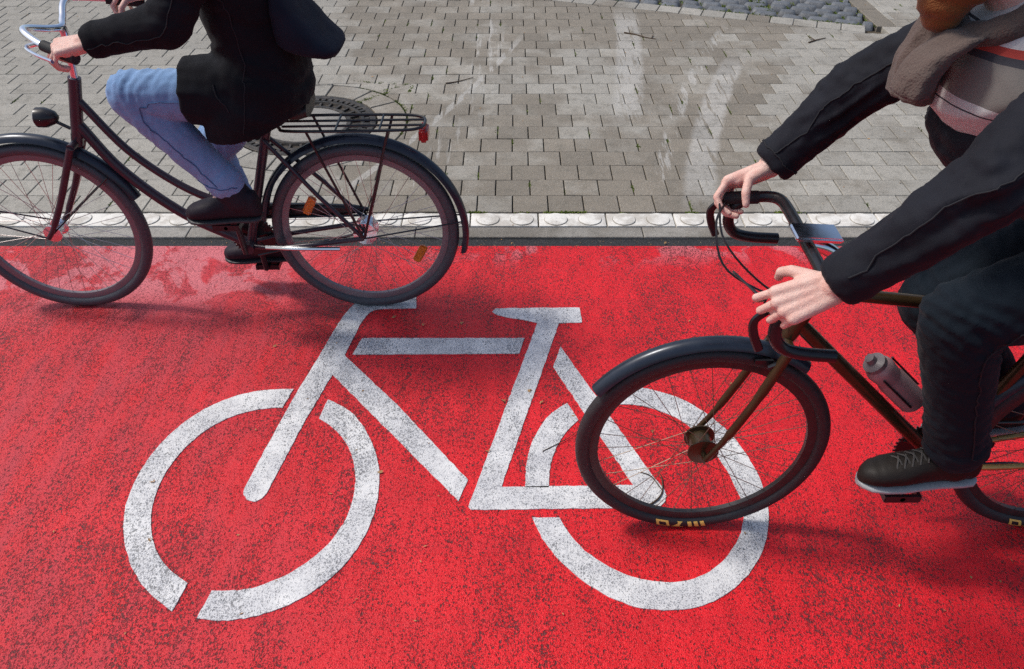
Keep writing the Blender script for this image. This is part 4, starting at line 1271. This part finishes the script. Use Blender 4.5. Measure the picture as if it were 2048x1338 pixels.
seam(ct, [(-.86, YL, 1.38), (-.83, YL, 1.2), (-.82, YL, 1.05), (-.83, YL, .92), (-.85, YL, .84)], (0, -.25, 0), 'seam_dark')
seam(ct, [(-.90, YL, 1.02), (-.885, YL, .97), (-.87, YL, .92)], (-.02, -.25, 0), 'seam_dark', .0028)
seam(ct, [shN, shN.lerp(elN, .5), elN, elN.lerp(wrN, .5), elN.lerp(wrN, .95)], (0, -.1, -.02), 'seam_dark')
bg_ = thing('shoulder_bag', (-.62, YL, 1.05), 'dark navy bag hanging behind the back of the rider in the black coat', 'bag')
bm = bmesh.new()
loft(bm, [((-.715, YL - .02, 1.34), (.010, 0, .0), (0, .10, 0)), ((-.712, YL - .02, 1.26), (.018, 0, .004), (0, .13, 0)), ((-.694, YL - .02, 1.185), (.042, 0, -.004), (0, .142, 0)), ((-.664, YL - .02, 1.115), (.076, 0, -.016), (0, .145, 0)), ((-.642, YL - .02, 1.078), (.100, 0, -.020), (0, .14, 0)), ((-.642, YL - .02, 1.062), (.088, 0, -.022), (0, .125, 0))], 26, 3)
fused('bag_body', bm, 'bag', bg_, .007, 3, wr(.004, 14, (0, 0, 1), 8))
bm = bmesh.new()
tube(bm, curve([(-.69, YL - .14, 1.33), (-.80, YL - .13, 1.50), (-.93, YL - .06, 1.47), (-.985, YL + .06, 1.32), (-.965, YL + .17, 1.14), (-.80, YL + .22, 1.05), (-.65, YL + .13, 1.08)], 6), .016, 8, flat=.35)
finish('strap', bm, 'bag', bg_)

# ---- right rider
pr = thing('person', (1.2, YR, 0), 'person in dark navy jacket and dark trousers leaning over the sports bicycle', 'person', 'people riding along the red lane')
hipN, hipF = V((1.395, YR - .095, 1.015)), V((1.395, YR + .095, 1.015))
kneeN, kneeF = V((.985, YR - .115, .865)), V((1.065, YR + .11, .745))
ankN, ankF = V((1.125, YR - .118, .430)), V((1.385, YR + .118, .395))
shN, shF = V((1.005, YR - .195, 1.415)), V((1.005, YR + .195, 1.415))
elN, elF = V((.812, YR - .300, 1.290)), V((.772, YR + .258, 1.225))
wrN, wrF = V((.616, YR - .258, 1.050)), V((.622, YR + .250, 1.044))
bm = bmesh.new()
limb(bm, [hipN, kneeN, ankN], [.088, .056, .038]); limb(bm, [hipF, kneeF, ankF], [.088, .056, .038])
for a, t in ((ankN, V((.955, YR - .122, .372))), (ankF, V((1.235, YR + .122, .30)))):
    capsule(bm, a, t, .038, .026); capsule(bm, a, a + V((.035, 0, -.035)), .036, .030)
limb(bm, [hipN, hipF], [.11, .11])
ax = V((-.42, 0, .41)).normalized(); ay = V((.41, 0, .42)).normalized()
def tor(pts): return [(V((x, YR, z)), ay * a, V((0, b, 0))) for x, z, a, b in pts]
loft(bm, tor([(1.47, .95, .07, .12), (1.40, 1.03, .115, .165), (1.29, 1.15, .10, .15), (1.15, 1.29, .11, .165), (1.04, 1.39, .10, .175), (.985, 1.43, .065, .10)]))
limb(bm, [(.99, YR, 1.42), (.885, YR, 1.545)], [.058, .054])
limb(bm, [(1.02, YR, 1.40), shN, elN, wrN], [.07, .056, .042, .029]); limb(bm, [(1.02, YR, 1.40), shF, elF, wrF], [.07, .056, .042, .029])
cl = [(.62, .95, .60), (.80, 1.05, .65), (.86, 1.1, .7), (.95, 1.1, .7)]
nl = hand(bm, wrN, (-.84, .02, -.46), (-.36, .50, -.78), (0, 1, .3), cl, (.6, .25), 1.12)
hand(bm, wrF, (-.86, -.02, -.42), (-.35, -.50, -.78), (0, -1, .3), cl, (.6, .25), 1.12)
q = head(bm, (.800, YR, 1.612), (-1, 0, -.30), (-.30, 0, 1))
body = fused('body', bm, 'skin_b', pr, .0032, 3)
nail_mesh(body, nl, (-.36, .50, -.78))
eyes(body, q)
bm = bmesh.new()
ell(bm, q(-.024, 0, .045), .106, .090, .094); ell(bm, q(-.055, 0, -.015), .064, .083, .080)
fused('hair', bm, 'ginger', pr, .006, 3, wr(.004, 60, (0, .3, 1), 2))
bm = bmesh.new()
ell(bm, q(.048, 0, -.100), .046, .050, .040); ell(bm, q(.020, 0, -.080), .070, .066, .036); ell(bm, q(.052, 0, -.125), .034, .036, .034)
fused('beard', bm, 'ginger', pr, .006, 3, wr(.004, 60, (0, .3, 1), 5))
bm = bmesh.new()                                           # trousers
limb(bm, [hipN, kneeN, ankN.lerp(kneeN, .07)], [.112, .086, .064]); capsule(bm, ankN.lerp(kneeN, .14), ankN.lerp(kneeN, .06), .0715, .0705, 20, False, False); limb(bm, [hipF, kneeF, ankF.lerp(kneeF, .07)], [.112, .086, .066])
limb(bm, [hipN, hipF], [.125, .125])
tr_ = fused('trousers', bm, 'trouser', pr, .007, 4, wr(.0055, 30, (.3, 0, 1), 6, joints=(kneeN, kneeF, ankN + V((0, 0, .08)))))
seam(tr_, [hipN.lerp(kneeN, .3), hipN.lerp(kneeN, .66), kneeN + V((.075, 0, -.03)), kneeN.lerp(ankN, .25), kneeN.lerp(ankN, .5), kneeN.lerp(ankN, .92)], (.01, -.14, .03), 'seam_dark')
shoe(pr, ankN, (1.180, YR - .122, .352), (.900, YR - .126, .338), (0, 1, 0), .050, 'shoe', 'sole')
shoe(pr, ankF, (1.455, YR + .122, .298), (1.195, YR + .126, .262), (0, 1, 0), .050, 'shoe', 'sole')
bm = bmesh.new()                                           # jersey at the chest, framed by the open jacket
loft(bm, tor([(1.005, 1.315, .08, .14), (.962, 1.345, .125, .165), (.920, 1.395, .135, .155), (.900, 1.45, .095, .11), (.885, 1.50, .07, .075)]))
fused('jersey', bm, 'shirt', pr, .007, 5, wr(.005, 16, (.3, .2, 1), 9))
bm = bmesh.new()                                           # jacket
loft(bm, tor([(1.50, .93, .12, .175), (1.42, 1.03, .145, .20), (1.30, 1.120, .150, .190), (1.135, 1.235, .178, .20), (1.06, 1.325, .135, .20), (1.075, 1.395, .115, .19), (1.02, 1.44, .075, .12)]), 30, 2.2)
for a, b, c in ((shN, elN, wrN), (shF, elF, wrF)):
    capsule(bm, a, b, .080, .066, 18); capsule(bm, b, c.lerp(b, .04), .066, .043, 18, True, False); capsule(bm, c.lerp(b, .16), c.lerp(b, .03), .050, .0465, 20, False, False)
    limb(bm, [V((1.06, a.y * .5 + YR * .5, 1.385)), a], [.10, .082])
ell(bm, (1.01, YR, 1.240), .155, .198, .098)
jk = fused('jacket', bm, 'navy', pr, .0065, 4, wr(.0075, 30, (-.5, 0, .5), 11, joints=(elN, elF, shN)))
for a, b, c, sd in ((shN, elN, wrN, -1), (shF, elF, wrF, -1)):
    seam(jk, [a.lerp(b, .1), a.lerp(b, .6), b, b.lerp(c, .5), b.lerp(c, .94)], (-.05, -.09, .06), 'seam_dark')
    d_ = (c - b).normalized(); u_, v_ = frame_of(d_)
    q_ = b.lerp(c, .86)
    seam(jk, [q_ + (u_ * math.cos(t) + v_ * math.sin(t)) * .09 for t in (2 * math.pi * k / 14 for k in range(15))], (0, 0, 0), 'seam_dark')
bm = bmesh.new()                                           # scarf: a loop and two hanging ends
tube(bm, [V((.895 + .066 * math.cos(t), YR + .074 * math.sin(t), 1.485 + .040 * math.cos(t))) for t in (2 * math.pi * k / 20 for k in range(20))], .024, 12, True)
loft(bm, [((.815, YR - .050, 1.460), (.024, .012, 0), (-.010, .042, 0)), ((.770, YR - .050, 1.420), (.024, .010, 0), (-.010, .040, 0)), ((.750, YR - .052, 1.385), (.024, .010, 0), (-.010, .042, 0)), ((.745, YR - .052, 1.345), (.024, .010, 0), (-.010, .044, 0))], 20, 2.6)
loft(bm, [((.825, YR + .050, 1.455), (.030, .012, 0), (-.012, .050, 0)), ((.800, YR + .05, 1.37), (.034, .012, 0), (-.012, .055, 0)), ((.800, YR + .05, 1.30), (.032, .012, 0), (-.012, .055, 0))], 20, 2.6)
fused('scarf', bm, 'scarf', pr, .006, 3, wr(.005, 34, (0, 1, .1), 13))
